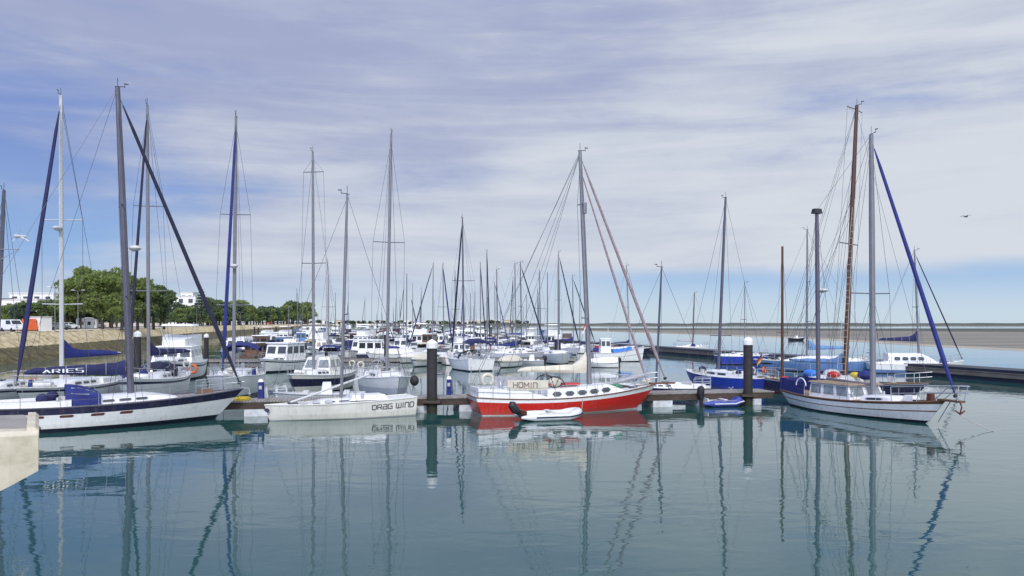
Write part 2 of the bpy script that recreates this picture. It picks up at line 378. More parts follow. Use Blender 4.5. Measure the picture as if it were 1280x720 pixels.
# ------------------------------------------------------------------ hull
class Hull:
    def __init__(s, L, B, fb, ob, os_, tr, tm=.42, wl=.86, flare=.6):
        s.L, s.B, s.fb, s.ob, s.os, s.tr, s.tm, s.wl, s.flare = L, B, fb, ob, os_, tr, tm, wl, flare
    def beam(s, t):
        if t <= s.tm: return s.B / 2 * (s.tr + (1 - s.tr) * math.sin(math.pi / 2 * t / s.tm))
        u = (t - s.tm) / (1 - s.tm); return s.B / 2 * max(.006, (1 - u ** 2.1)) ** .92
    def sheer(s, t):
        a, b, c = s.fb; m = .42
        return a * (t - m) * (t - 1) / m + b * t * (t - 1) / (m * (m - 1)) + c * t * (t - m) / (1 - m)
    def x(s, t, f):
        return lerp(lerp(-s.L / 2 + s.os, s.L / 2 - s.ob, t), lerp(-s.L / 2, s.L / 2, t), max(0, f) ** .9)
    def pt(s, t, f, side, off=0.):
        b = s.beam(t); u = max(0, (t - s.tm) / (1 - s.tm)); bw = b * s.wl * (1 - .3 * u)
        return Vector((s.x(t, f), side * (lerp(bw, b, max(0, f) ** s.flare) + off), s.sheer(t) * f))
    def deck(s, t, k, dz=0.): return Vector((s.x(t, 1), s.beam(t) * k, s.sheer(t) + dz))
    def t_of(s, x): return (x + s.L / 2) / s.L
    def mesh(s, bands, n=20):
        mb = MB(); cuts = [0.]
        for (a, b, m) in bands: cuts.append(b)
        for side in (1, -1):
            rows = [[s.pt(i / n, 0, side) * 1 for i in range(n + 1)]]
            rows[0] = [Vector((p.x, p.y * .8, -.4)) for p in rows[0]]
            for c in cuts: rows.append([s.pt(i / n, c, side) for i in range(n + 1)])
            names = [bands[0][2]] + [b[2] for b in bands]
            for k in range(len(rows) - 1):
                # subdivide tall bands so that the flare stays smooth
                sub = 3 if (k > 0 and bands[k - 1][1] - bands[k - 1][0] > .4) else 1
                for q in range(sub):
                    if k == 0: r0, r1 = rows[0], rows[1]
                    else:
                        a, b = bands[k - 1][0], bands[k - 1][1]
                        r0 = [s.pt(i / n, lerp(a, b, q / sub), side) for i in range(n + 1)]; r1 = [s.pt(i / n, lerp(a, b, (q + 1) / sub), side) for i in range(n + 1)]
                    vs = r0 + r1; fs = []
                    for i in range(n):
                        f = (i, i + 1, n + 2 + i, n + 1 + i); fs.append(f if side < 0 else f[::-1])
                    mb.add(vs, fs, names[k])
        # transom
        rw = [-1] + cuts
        prof = []
        for c in cuts: prof.append(s.pt(0, c, 1))
        for k in range(len(cuts) - 1):
            a, b = s.pt(0, cuts[k], 1), s.pt(0, cuts[k + 1], 1)
            mb.add([Vector((a.x, -a.y, a.z)), a, b, Vector((b.x, -b.y, b.z))], [(3, 2, 1, 0)], bands[k][2])
        a = s.pt(0, 0, 1); mb.add([Vector((a.x, -a.y * .8, -.4)), Vector((a.x, a.y * .8, -.4)), a, Vector((a.x, -a.y, a.z))], [(3, 2, 1, 0)], bands[0][2])
        return mb
    def deck_mesh(s, drop=.03, n=20, camber=.05):
        mb = MB(); secs = []
        for i in range(n + 1):
            t = i / n; b = s.beam(t) * .985; z = s.sheer(t) - drop; x = s.x(t, 1) - (.01 if i == n else 0)
            secs.append([Vector((x, -b, z)), Vector((x, -b * .5, z + camber * .8)), Vector((x, 0, z + camber)), Vector((x, b * .5, z + camber * .8)), Vector((x, b, z))])
        return mb.loft(secs)
    def rail(s, r=.03, n=20, dz=.0, stern=True):
        mb = MB()
        for side in (1, -1): mb.tube([s.deck(i / n, side, dz) for i in range(n + 1)], r, 5)
        if stern: mb.tube([s.deck(0, 1, dz), s.deck(0, -1, dz)], r, 5)
        return mb

def pane(mb, a, b, c, d, nrm, off=.012, m=None):
    """thin raised pane a-b-c-d pushed out along nrm"""
    nrm = Vector(nrm).normalized(); q = [Vector(p) + nrm * off for p in (a, b, c, d)]; i = [Vector(p) - nrm * .01 for p in (a, b, c, d)]
    return mb.add(q + i, [(0, 1, 2, 3), (0, 4, 5, 1), (1, 5, 6, 2), (2, 6, 7, 3), (3, 7, 4, 0)], m)
def rpane(mb, f, u0, u1, v0, v1, nrm, cut=.3, off=.012):
    """rounded pane on surface f(u, v)"""
    cu, cv = (u1 - u0) * cut * .5, (v1 - v0) * cut
    uv = [(u0 + cu, v0), (u1 - cu, v0), (u1, v0 + cv), (u1, v1 - cv), (u1 - cu, v1), (u0 + cu, v1), (u0, v1 - cv), (u0, v0 + cv)]
    nrm = Vector(nrm).normalized(); q = [f(*p) + nrm * off for p in uv]; i = [f(*p) - nrm * .01 for p in uv]; n = 8
    return mb.add(q + i, [tuple(range(n))] + [(k, n + k, n + (k + 1) % n, (k + 1) % n) for k in range(n)])

def cabin(h, root, t0, t1, ht, kw=.62, n_win=3, win=(.35, .72), mat_='gelcoat', wmat='glass_dark', front=.35, dz=-.03, name='cabin', span=(.1, .72), round_=.25, n=10):
    """trunk cabin that follows the deck plan; t0 aft end, t1 forward end"""
    def prof(s): return ht * (1. if s < 1 - front else lerp(1., .10, ((s - 1 + front) / front) ** 1.3))
    def side(s, v, sd):
        t = lerp(t0, t1, s); b = min(h.beam(t) * kw, h.B / 2 * kw); z = h.sheer(t) + dz
        return Vector((h.x(t, 1), sd * b * lerp(1, .88, v), z + prof(s) * v * .86))
    mb = MB(); secs = []
    for i in range(n + 1):
        s = i / n; a, b = side(s, 0, 1), side(s, 1, 1); zt = a.z + prof(s)
        secs.append([Vector((a.x, -a.y, a.z)), Vector((b.x, -b.y, b.z)), Vector((b.x, -b.y * .8, zt)), Vector((b.x, 0, zt + .05 * ht)), Vector((b.x, b.y * .8, zt)), b, a])
    mb.loft(secs, caps=True); o = mb.build(name, mat_, root, True)
    for sd in (1, -1):
        for k in range(n_win):
            w0 = lerp(span[0], span[1], (k + .14) / n_win); w1 = lerp(span[0], span[1], (k + .86) / n_win)
            wm = MB(); rpane(wm, lambda u, v: side(u, v, sd), w0, w1, win[0], win[1], (0, sd, .12), round_, .018)
            wo = wm.build('window', wmat, o)
            if n > 8:
                e_ = (w1 - w0) * .10; fm_ = MB(); rpane(fm_, lambda u, v: side(u, v, sd), w0 - e_, w1 + e_, win[0] - .07, win[1] + .07, (0, sd, .12), round_, .010); fm_.build('window_frame', 'steel', wo)
    return o

BANDS_W = [(0, .10, 'dark_boot'), (.10, .86, 'gelcoat'), (.86, .93, 'navy'), (.93, 1, 'gelcoat')]
def sailboat(label, pos, hd, L, B, fb, name='sailboat', cat='sailboat', group=None, lod=0, bands=BANDS_W, ob=None, os_=.25, tr=.72, tm=.42, wl=.86,
             deck='deck_white', rail='gelcoat', cab=(.34, .72, .42), cabk={}, mast=.56, top=None, mh=None, mr=.11, mcol='alu', spreaders=(.5,), sw=.30, rigs=True,
             furl=None, furl_r=.085, furl2=None, boom=.36, boom_z=1.0, boom_a=0., cover_pk=.95, cover='navy_cloth', cover_h=.28, hood=None, bimini=None, radar=None,
             pulpit=True, lifelines=True, extra=None, wheel=True, clut=True, backstays=1, solid_hull_n=20, mtop=True, coaming='gelcoat', bowsprit=0.):
    root = thing(name, label, cat, (pos[0], pos[1], 0), R(hd), group)
    h = Hull(L, B, fb, ob if ob is not None else .10 * L, os_, tr, tm, wl); root_m = Matrix.Translation((pos[0], pos[1], 0)) @ Matrix.Rotation(R(hd), 4, 'Z'); inv = root_m.inverted()
    n = solid_hull_n if lod == 0 else (12 if lod == 1 else 7)
    h.mesh(bands, n).build('hull', 'gelcoat', root, True)
    h.deck_mesh(.03, n).build('deck', deck, root, True)
    if lod < 2: h.rail(.035, n).build('toe_rail', rail, root, True)
    cb = None
    if cab: cb = cabin(h, root, *cab, **cabk)
    xm = h.x(mast, 1); zd = h.sheer(mast)
    tp = None
    if top is not None or mh:
        if top is not None:
            Ym = (root_m @ Vector((xm, 0, 0))).y
            tp = inv @ Vector((PX(top[0], Ym), Ym, PZ(top[1], Ym)))
        else: tp = Vector((xm - .01 * mh, 0, mh))
        base = Vector((xm, 0, zd)); ax = tp - base
        k = 8 if lod == 0 else 6
        mo = MB().tube([base, base + ax * .7, tp], [mr, mr * .95, mr * .68], k).build('mast', mcol, root, True)
        if mtop and lod < 2:
            m_ = MB(); m_.tube([tp + Vector((-.12, 0, .02)), tp + Vector((.32, 0, .06))], .018, 4); m_.tube([tp, tp + Vector((0, 0, .45))], .014, 4)
            m_.tube([tp + Vector((.32, 0, .0)), tp + Vector((.32, 0, .2))], .013, 4); m_.box(tp + Vector((.38, 0, .2)), (.2, .016, .05)); m_.build('masthead_gear', 'black', mo)
        st = h.deck(mast - .02, 1).y * .97; mid = {}
        if lod < 2:
            for sp in spreaders:
                c = base + ax * sp; wd = B * sw * (1.0 if sp < .6 else .82); s_ = MB()
                s_.tube([c + Vector((-.12, -wd, .03)), c + Vector((0, 0, 0)), c + Vector((-.12, wd, .03))], .032, 4); s_.build('spreader', mcol, mo); mid[sp] = wd
        if rigs:
            rr = .011 if lod == 0 else .014
            for sd in (1, -1):
                ln = MB(); ch = h.deck(mast - .02, sd * .96); pts = [tp - ax * .03]
                for sp in sorted(spreaders, reverse=True): pts.append(base + ax * sp + Vector((-.12, sd * mid.get(sp, B * sw), .03)))
                pts.append(ch); ln.tube(pts, rr, 3)
                if lod == 0 and spreaders:
                    c = base + ax * min(spreaders); ln.tube([c, h.deck(mast - .07, sd * .95)], rr, 3); ln.tube([c, h.deck(mast + .03, sd * .95)], rr, 3)
                ln.build('shroud', 'wire', root)
            if backstays:
                ln = MB()
                if backstays == 1: ln.tube([tp, h.deck(0, 0, .02)], rr, 3)
                else:
                    for k_ in range(backstays): ln.tube([tp - ax * .015 * k_, h.deck(.01 + .1 * k_, (-1) ** k_ * .8, .02)], rr, 3)
                ln.build('backstay', 'wire', root)
        bow = Vector((h.L / 2 - .12 + bowsprit, 0, h.sheer(1) + .12)); f0 = tp - ax * .02
        if furl:
            d = bow - f0
            MB().tube([f0 + d * .04, f0 + d * .12, f0 + d * .5, f0 + d * .86, f0 + d * .93, bow - d * .012], [.03, furl_r * .8, furl_r, furl_r * 1.15, furl_r * .7, .03], 7).build('furled_sail', furl, root, True)
            MB().tube([f0, bow], .014, 4).build('forestay', 'wire', root)
            if lod == 0: MB().tube([bow - d * .018, bow - d * .010], .10, 10).build('furling_drum', 'black', root)
        elif rigs and lod < 2: MB().tube([f0, bow], .013, 3).build('forestay', 'wire', root)
        if furl2:
            f2 = tp - ax * .08; b2 = bow + Vector((-1.0 - bowsprit * .3, 0, .0)); d = b2 - f2
            MB().tube([f2 + d * .03, f2 + d * .5, f2 + d * .9, b2], [.035, furl_r * .85, furl_r * .95, .03], 7).build('furled_sail', furl2, root, True)
        if boom:
            bl = boom * L; zb = zd + (cab[2] if cab else .4) + boom_z * .55
            a0 = base + ax * ((zb - zd) / ax.z) + Vector((-mr, 0, 0)); ca, sa = math.cos(R(boom_a)), math.sin(R(boom_a))
            ev = Vector((-ca, -sa, .035)); a1 = a0 + ev * bl
            bo = MB().tube([a0, a1], .07 if lod < 2 else .06, 6).build('boom', mcol, root, True)
            if cover:
                secs = []; nn = 10 if lod == 0 else 6; sdv = Vector((-ev.y, ev.x, 0)).normalized(); rng = random.Random(int(L * 100))
                for i in range(nn + 1):
                    s_ = i / nn; hh = cover_h * (lerp(1.0, .42, s_) + cover_pk * max(0, 1 - s_ * 5) ** 1.5) * rng.uniform(.93, 1.07); ww = lerp(.17, .10, s_)
                    if i == nn: hh *= .55
                    c = a0 + ev * (bl * .98 * s_ + .05) ; z0 = c.z - .10
                    sec = [(-ww * .5, z0), (-ww, z0 + hh * .35), (-ww * .72, z0 + hh * .8), (0, z0 + hh * 1.05), (ww * .72, z0 + hh * .8), (ww, z0 + hh * .35), (ww * .5, z0)]
                    secs.append([Vector((c.x, c.y, 0)) + sdv * a + Vector((0, 0, z)) for a, z in sec])
                sco = MB().loft(secs, closed=True, caps=True).build('sail_cover', cover, bo, True)
                if lod == 0:
                    for i in (2, 4, 6, 8): MB().tube([(p - Vector((0, 0, 0))) * 1.0 + (p - sum(secs[i], Vector()) / 7).normalized() * .012 for p in secs[i] + [secs[i][0]]], .014, 4).build('sail_tie', 'grey_cloth' if cover != 'cream_cloth' else 'rope', sco)
            if lod == 0:
                MB().tube([a1, tp], .010, 3).build('topping_lift', 'wire', bo); MB().tube([a0 + ev * bl * .6, a0 + ev * bl * .6 + Vector((0, 0, -(zb - zd) * .75))], .02, 4).build('mainsheet', 'rope', bo)
        if radar and lod < 2:
            c = base + ax * radar + Vector((mr + .30, 0, 0)); r_ = MB(); r_.ball(c, .29, 12, 6, sc_=(1, 1, .5)); r_.box(c + Vector((-.2, 0, -.15)), (.45, .12, .06)); r_.build('radar_dome', 'alu_white', mo, True)
    sx_ = h.x(cab[0], 1) if cab else 0
    if coaming and lod < 2:
        for sd in (1, -1):
            secs = []
            for i in range(7):
                t = lerp(.05, cab[0] if cab else .4, i / 6); b = h.beam(t) * .66; z = h.sheer(t)
                hh = .30 * (.45 + .55 * i / 6)
                secs.append([Vector((h.x(t, 1), sd * (b + o_), z + zz)) for o_, zz in ((.1, -.03), (.06, hh), (-.12, hh), (-.16, -.03))])
            MB().loft(secs, closed=True, caps=True).build('cockpit_coaming', coaming, root, True)
    if hood:
        z0 = h.sheer(cab[0]) + cab[2] * .85; secs = []; wd = h.B * .33; ln_ = .13 * L * .9; hh = .62
        for i in range(7):
            s_ = i / 6; x = sx_ + .12 * L * (1 - s_) * .9 - .25; zz = hh * math.sin(math.pi / 2 * (.12 + .88 * s_) ** .8)
            secs.append([Vector((x, math.copysign(abs(math.cos(a)) ** .8, math.cos(a)) * wd, z0 - (.3 if j in (0, 10) else 0) + zz * abs(math.sin(a)) ** .8)) for j, a in enumerate([math.pi * q / 10 for q in range(11)])])
        ho = MB().loft(secs).build('sprayhood', hood, root, True)
        for sd in (1, -1):
            a_, b_, c_, d_ = [secs[i][j] for i, j in (((2, 3), (5, 3), (5, 1), (2, 1)) if sd > 0 else ((2, 7), (2, 9), (5, 9), (5, 7)))]
            pane(wm := MB(), a_, b_, c_, d_, (0.25, sd, .45), .02); wm.build('window', 'glass_pale', ho)
        wm = MB(); pane(wm, secs[1][3], secs[1][7], secs[4][7], secs[4][3], (1, 0, .8), .03); wm.build('window', 'glass_pale', ho)
    if bimini:
        z0 = h.sheer(.15) + 1.95; secs = []; wd = h.B * .34; x0, x1 = h.x(.03, 1), h.x(cab[0] - .02 if cab else .3, 1)
        for i in range(5):
            x = lerp(x0, x1, i / 4); zz = z0 + .22 * math.sin(math.pi * i / 4)
            secs.append([Vector((x, wd * k, zz - .42 * abs(k) ** 3)) for k in (-1, -.85, -.5, 0, .5, .85, 1)])
        bo_ = MB().loft(secs).build('bimini', bimini, root, True); p_ = MB()
        for sd in (1, -1):
            for xx in (x0 + .05, x1 - .05): p_.tube([Vector((xx, sd * wd, z0 - .28)), Vector((lerp(x0, x1, .5), sd * h.beam(.15) * .8, h.sheer(.15)))], .018, 4)
        p_.build('bimini_frame', 'steel', bo_); v_ = MB(); v_.loft([[q, q - Vector((0, 0, .22)), q - Vector((-.015, 0, .22)), q - Vector((-.015, 0, 0))] for q in secs[0]], closed=True, caps=True); v_.build('valance', bimini, bo_)
    if pulpit and lod < 2:
        zb = h.sheer(1); p_ = MB(); rr = .018 if lod == 0 else .022
        for hh in (.62, .32): p_.tube([h.deck(.84, 1, hh), h.deck(.93, 1.02, hh), Vector((h.L / 2 + .12, 0, zb + hh + .04)), h.deck(.93, -1.02, hh), h.deck(.84, -1, hh)], rr, 4)
        for t in (.84, .93):
            for sd in (1, -1): p_.tube([h.deck(t, sd), h.deck(t, sd, .62)], rr, 4)
        p_.build('pulpit', 'steel', root)
        p_ = MB()
        for hh in (.62, .32): p_.tube([h.deck(.16, 1, hh), h.deck(.0, 1, hh), h.deck(.0, -1, hh), h.deck(.16, -1, hh)], rr, 4)
        for t in (.0, .08, .16):
            for sd in (1, -1): p_.tube([h.deck(t, sd), h.deck(t, sd, .62)], rr, 4)
        p_.build('pushpit', 'steel', root)
    if lifelines and lod == 0:
        for sd in (1, -1):
            p_ = MB()
            for hh in (.60, .32): p_.tube([h.deck(lerp(.16, .84, i / 10), sd * .985, hh) for i in range(11)], .008, 3)
            p_.build('lifeline', 'wire', root)
            for i in range(1, 6): MB().tube([h.deck(lerp(.16, .84, i / 6), sd * .985), h.deck(lerp(.16, .84, i / 6), sd * .985, .62)], .014, 4).build('stanchion', 'steel', root)
    if lod == 0 and cab:
        t = lerp(cab[1], 1, .35); MB().box(h.deck(t, 0, .06), (.5, .5, .07), top=(.85, .85)).build('hatch', 'glass_dark', root)
        for sd in (1, -1): MB().tube([h.deck(cab[0] - .04, sd * .66, .24), h.deck(cab[0] - .04, sd * .66, .42)], [.085, .07], 8).build('winch', 'steel', root)
        if wheel:
            xw = h.x(.14, 1); zc = h.sheer(.14) + .55; wmb = MB(); wmb.ring((xw, 0, zc), .42, .022, 'X', 18, 5)
            for k in range(6): wmb.tube([(xw, 0, zc), (xw, .42 * math.cos(k * math.pi / 3), zc + .42 * math.sin(k * math.pi / 3))], .012, 3)
            wmb.box((xw + .12, 0, zc - .3), (.18, .22, .7)); wmb.build('steering_wheel', 'steel', root)
    if lod < 2 and clut: clutter(root, h, random.Random(label), cab, 9 if lod == 0 else 5)
    if extra: extra(root, h, root_m, tp)
    return root

def clutter(root, h, rg, cab, n):
    t1 = cab[1] if cab else .7; t0 = cab[0] if cab else .4
    for _ in range(n):
        k = rg.choice(('rope', 'rope', 'raft', 'panel', 'vent', 'can', 'buoy', 'cushion', 'hatch', 'bag', 'bag'))
        if k == 'rope':
            p = h.deck(rg.uniform(t1, .93), rg.uniform(-.5, .5), .05); m_ = MB()
            for i in range(3): m_.ring(p + Vector((0, 0, .03 * i)), .20 - .02 * i, .022, 'Z', 10, 4)
            m_.build('coiled_rope', 'rope', root)
        elif k == 'raft': MB().tube([h.deck(t1 + .03, -.4, .18), h.deck(t1 + .03, .4, .18)], .17, 8).build('liferaft_canister', 'deck_white', root, True)
        elif k == 'panel': MB().box(h.deck(.03, rg.choice((-.4, .4)), 1.0), (.55, .9, .03)).build('solar_panel', 'glass_dark', root)
        elif k == 'vent': MB().tube([h.deck(t1 + .02, rg.uniform(-.5, .5), 0), h.deck(t1 + .02, rg.uniform(-.5, .5), .32)], [.06, .10], 7).build('deck_vent', rg.choice(('steel', 'gelcoat_warm', 'steel')), root)
        elif k == 'can': MB().box(h.deck(rg.uniform(.55, .8), rg.choice((-.82, .82)), .2), (.34, .2, .42), top=(.85, .7)).build('jerrycan', rg.choice(('blue_cloth', 'rubber_grey', 'gelcoat_warm')), root)
        elif k == 'buoy': MB().ring(h.deck(.04, rg.choice((-.8, .8)), .55), .22, .06, 'X', 12, 6, arc=(R(-60), R(240))).build('horseshoe_buoy', rg.choice(('cream_cloth', 'orange', 'cream_cloth', 'grey_cloth')), root, True)
        elif k == 'cushion': MB().box(h.deck(rg.uniform(.08, t0), rg.choice((-.5, .5)), .3), (.7, .4, .16), top=(.95, .9)).build('cushion', rg.choice(('navy_cloth', 'grey_cloth', 'cream_cloth')), root)
        elif k == 'hatch': MB().box(h.deck(lerp(t0, t1, rg.uniform(.2, .7)), 0, (cab[2] if cab else 0) + .05), (.5, .5, .07), top=(.9, .9)).build('hatch', 'glass_dark', root)
        else: MB().ball(h.deck(rg.uniform(t0 - .15, t1 + .1), rg.uniform(-.6, .6), .35), rg.uniform(.18, .3), 8, 5, sc_=(1.4, 1, .8)).build('sail_bag', rg.choice(('navy_cloth', 'cream_cloth', 'grey_cloth', 'blue_cloth')), root, True)

def flag(root, p, w, hgt, cols, name='flag', pole=1.3):
    o = MB().tube([p, p + Vector((-.25, 0, pole))], .018, 4).build('flagstaff', 'brown_wood', root); m_ = MB(); top = p + Vector((-.25, 0, pole)); n = len(cols)
    for i, c in enumerate(cols):
        for j in range(5):
            f = lambda u, v: top + Vector((-w * u * .45 - .02, .10 * math.sin(u * 5 + v) * w, -hgt * v - w * u * .75)); u0, u1, v0, v1 = j / 5, (j + 1) / 5, i / n, (i + 1) / n
            m_.add([f(u0, v0), f(u1, v0), f(u1, v1), f(u0, v1)], [(0, 1, 2, 3)], c)
    m_.build(name, cols[0], o)

# ------------------------------------------------------------------ motorboats
def house(root, name, m, x0, x1, w, z0, z1, fs=.25, as_=.05, ws=.92, wins=2, wm='glass_dark', front=True, back=True, band=(.42, .82), roof=None, over=.15):
    c = [Vector((x0, -w, z0)), Vector((x1, -w, z0)), Vector((x1, w, z0)), Vector((x0, w, z0))]
    t = [Vector((x0 + as_, -w * ws, z1)), Vector((x1 - fs, -w * ws, z1)), Vector((x1 - fs, w * ws, z1)), Vector((x0 + as_, w * ws, z1))]
    o = MB().add(c + t, [(3, 2, 1, 0), (4, 5, 6, 7), (0, 1, 5, 4), (1, 2, 6, 5), (2, 3, 7, 6), (3, 0, 4, 7)]).build(name, m, root)
    def face(a, b, d, e, n, nrm):
        for k in range(n):
            u0, u1 = (k + .12) / n, (k + .88) / n
            q = lambda u, v: lerp(lerp(a, b, u), lerp(e, d, u), v)
            wmb = MB(); pane(wmb, q(u0, band[0]), q(u1, band[0]), q(u1, band[1]), q(u0, band[1]), nrm); wmb.build('window', wm, o)
    if wins:
        face(c[0], c[1], t[1], t[0], wins, (0, -1, .1)); face(c[2], c[3], t[3], t[2], wins, (0, 1, .1))
        if front: face(c[1], c[2], t[2], t[1], 2 if w < 1.3 else 3, (1, 0, .3))
        if back: face(c[3], c[0], t[0], t[3], 2 if w < 1.3 else 3, (-1, 0, .1))
    if roof:
        MB().box(((x0 + x1 - fs + as_) / 2, 0, z1 + .045), (x1 - x0 - fs - as_ + 2 * over, 2 * w * ws + over, .09), top=(.97, .94)).build('roof', roof, o)
    return o
def outboard(root, x, z, s=1., m='black', y=0., name='outboard_motor'):
    o = MB().tube([(x - .12 * s, y, z + .05 * s), (x - .18 * s, y, z + .3 * s), (x - .16 * s, y, z + .55 * s), (x - .08 * s, y, z + .66 * s)], [.12 * s, .2 * s, .2 * s, .10 * s], 8).build(name, m, root, True)
    MB().box((x - .15 * s, y, z - .35 * s), (.16 * s, .09 * s, .8 * s)).build('leg', m, o); return o
def motorboat(label, pos, hd, L, B, fb, kind='cuddy', name='motorboat', cat='motorboat', group=None, lod=1, bands=None, color='gelcoat', canvas='cream_cloth', roofc='gelcoat', motor=True, extra=None, wm='glass_dark', ob=None):
    root = thing(name, label, cat, (pos[0], pos[1], 0), R(hd), group)
    h = Hull(L, B, fb, ob if ob is not None else .14 * L, .0, .88, .38, .82, .8); n = 12 if lod < 2 else 7
    bands = bands or [(0, .12, 'dark_boot'), (.12, .78, color), (.78, .88, 'navy'), (.88, 1, color)]
    h.mesh(bands, n).build('hull', color, root, True); h.deck_mesh(.04, n).build('deck', 'deck_white', root, True)
    if lod < 2: h.rail(.04, n).build('rubbing_strake', 'rubber_grey', root, True)
    X = lambda t: h.x(t, 1)
    zs = h.sheer(.4)
    if kind == 'cuddy':
        cabin(h, root, .42, .88, .42, .72, 2, front=.55, span=(.05, .5)); z = zs + .4; wd = B * .36
        a, b = Vector((X(.46), -wd, z)), Vector((X(.46), wd, z)); c, d = Vector((X(.40), wd * .9, z + .5)), Vector((X(.40), -wd * .9, z + .5)); w_ = MB()
        w_.add([a, b, c, d, a + Vector((-.05, 0, 0)), b + Vector((-.05, 0, 0)), c + Vector((-.05, 0, 0)), d + Vector((-.05, 0, 0))], [(0, 1, 2, 3), (7, 6, 5, 4), (3, 2, 6, 7), (0, 3, 7, 4), (1, 5, 6, 2)]); w_.build('windscreen', wm, root)
        if canvas:
            secs = []
            for i in range(5):
                x = lerp(X(.40), X(.10), i / 4); zz = lerp(1.0, .85, i / 4) + .12 * math.sin(math.pi * i / 4)
                secs.append([Vector((x, wd * k, zs + .2 + zz - (.7 if abs(k) > .99 else .15 * abs(k) ** 4))) for k in (-1, -.95, -.5, 0, .5, .95, 1)])
            MB().loft(secs).build('canopy', canvas, root, True)
    elif kind == 'hardtop':
        cabin(h, root, .55, .9, .36, .7, 0, front=.6); o = house(root, 'wheelhouse', color, X(.22), X(.66), B * .36, zs - .02, zs + 1.55, .55, .05, .86, 2, wm, roof=roofc)
    elif kind == 'stern_house':
        cabin(h, root, .55, .9, .40, .7, 2, front=.6); o = house(root, 'wheelhouse', color, X(.12), X(.62), B * .40, zs - .02, zs + 1.75, .5, .0, .92, 3, wm, roof=roofc, over=.25)
    elif kind == 'fly':
        cabin(h, root, .55, .92, .55, .75, 2, front=.6); o = house(root, 'saloon', color, X(.14), X(.66), B * .40, zs - .02, zs + 1.45, .9, -.1, .85, 3, wm, roof=color, over=.3)
        fz = zs + 1.5; secs = []
        for i in range(6):
            x = lerp(X(.12), X(.56), i / 5); hh = lerp(1.0, .6, i / 5); wd = B * .37 * (1 - .4 * (i / 5) ** 2)
            secs.append([Vector((x, -wd, fz)), Vector((x, -wd * .97, fz + hh)), Vector((x, 0, fz + hh * .9)), Vector((x, wd * .97, fz + hh)), Vector((x, wd, fz))])
        MB().loft(secs, caps=True).build('flybridge', color, root, True)
        MB().box((X(.30), 0, fz + 1.85), (L * .26, B * .66, .18), top=(.9, .85)).build('flybridge_top', roofc, root); p_ = MB()
        for xx in (X(.20), X(.40)):
            for sd in (1, -1): p_.tube([(xx, sd * B * .3, fz + .4), (xx, sd * B * .3, fz + 1.82)], .025, 4)
        p_.build('top_frame', 'steel', root)
    elif kind == 'covered':
        secs = []
        for i in range(9):
            t = lerp(.0, .93, i / 8); b = h.beam(t) * .98; z = h.sheer(t); hh = .62 * math.sin(math.pi * min(1, .25 + t * .75)) ** .7 + .05
            secs.append([Vector((X(t), b * k, z + hh * (1 - abs(k) ** 2.2) - (.12 if abs(k) == 1 else 0))) for k in (-1, -.97, -.6, -.2, .2, .6, .97, 1)])
        MB().loft(secs, caps=True).build('tarpaulin', canvas, root, True)
    elif kind == 'open':
        MB().box((X(.42), 0, zs + .35), (.7, .8, .75), top=(.7, .8)).build('console', color, root)
        for t in (.2, .65): MB().box((X(t), 0, zs + .08), (.35, B * .7, .2)).build('thwart', 'deck_white', root)
    elif kind == 'fishing':
        o = house(root, 'wheelhouse', color, X(.14), X(.34), B * .30, zs - .05, zs + 1.75, .12, .05, .95, 2, wm, roof=roofc, band=(.5, .85))
        MB().tube([(X(.3), 0, zs + 1.8), (X(.3), 0, zs + 3.4)], .04, 5).build('signal_mast', 'alu_white', root)
        secs = []
        for i in range(6):
            t = lerp(.38, .74, i / 5); b = h.beam(t) * .85
            secs.append([Vector((X(t), b * k, h.sheer(t) + .05 + .38 * (1 - abs(k) ** 2))) for k in (-1, -.6, 0, .6, 1)])
        MB().loft(secs, caps=True).build('tarpaulin', canvas, root, True)
    if lod < 2 and kind in ('cuddy', 'hardtop', 'fly', 'stern_house', 'fishing'):
        p_ = MB(); p_.tube([h.deck(.58, .97, .05), h.deck(.64, .96, .55), h.deck(.82, .96, .6), Vector((L / 2 - .05, 0, h.sheer(1) + .62)), h.deck(.82, -.96, .6), h.deck(.64, -.96, .55), h.deck(.58, -.97, .05)], .02, 4)
        for t in (.74, .9):
            for sd in (1, -1): p_.tube([h.deck(t, sd * .97), h.deck(t, sd * .97, .58)], .018, 4)
        p_.build('bow_rail', 'steel', root)
    if motor and lod < 2: outboard(root, -L / 2, h.sheer(0) * .75)
    if extra: extra(root, h)
    return root
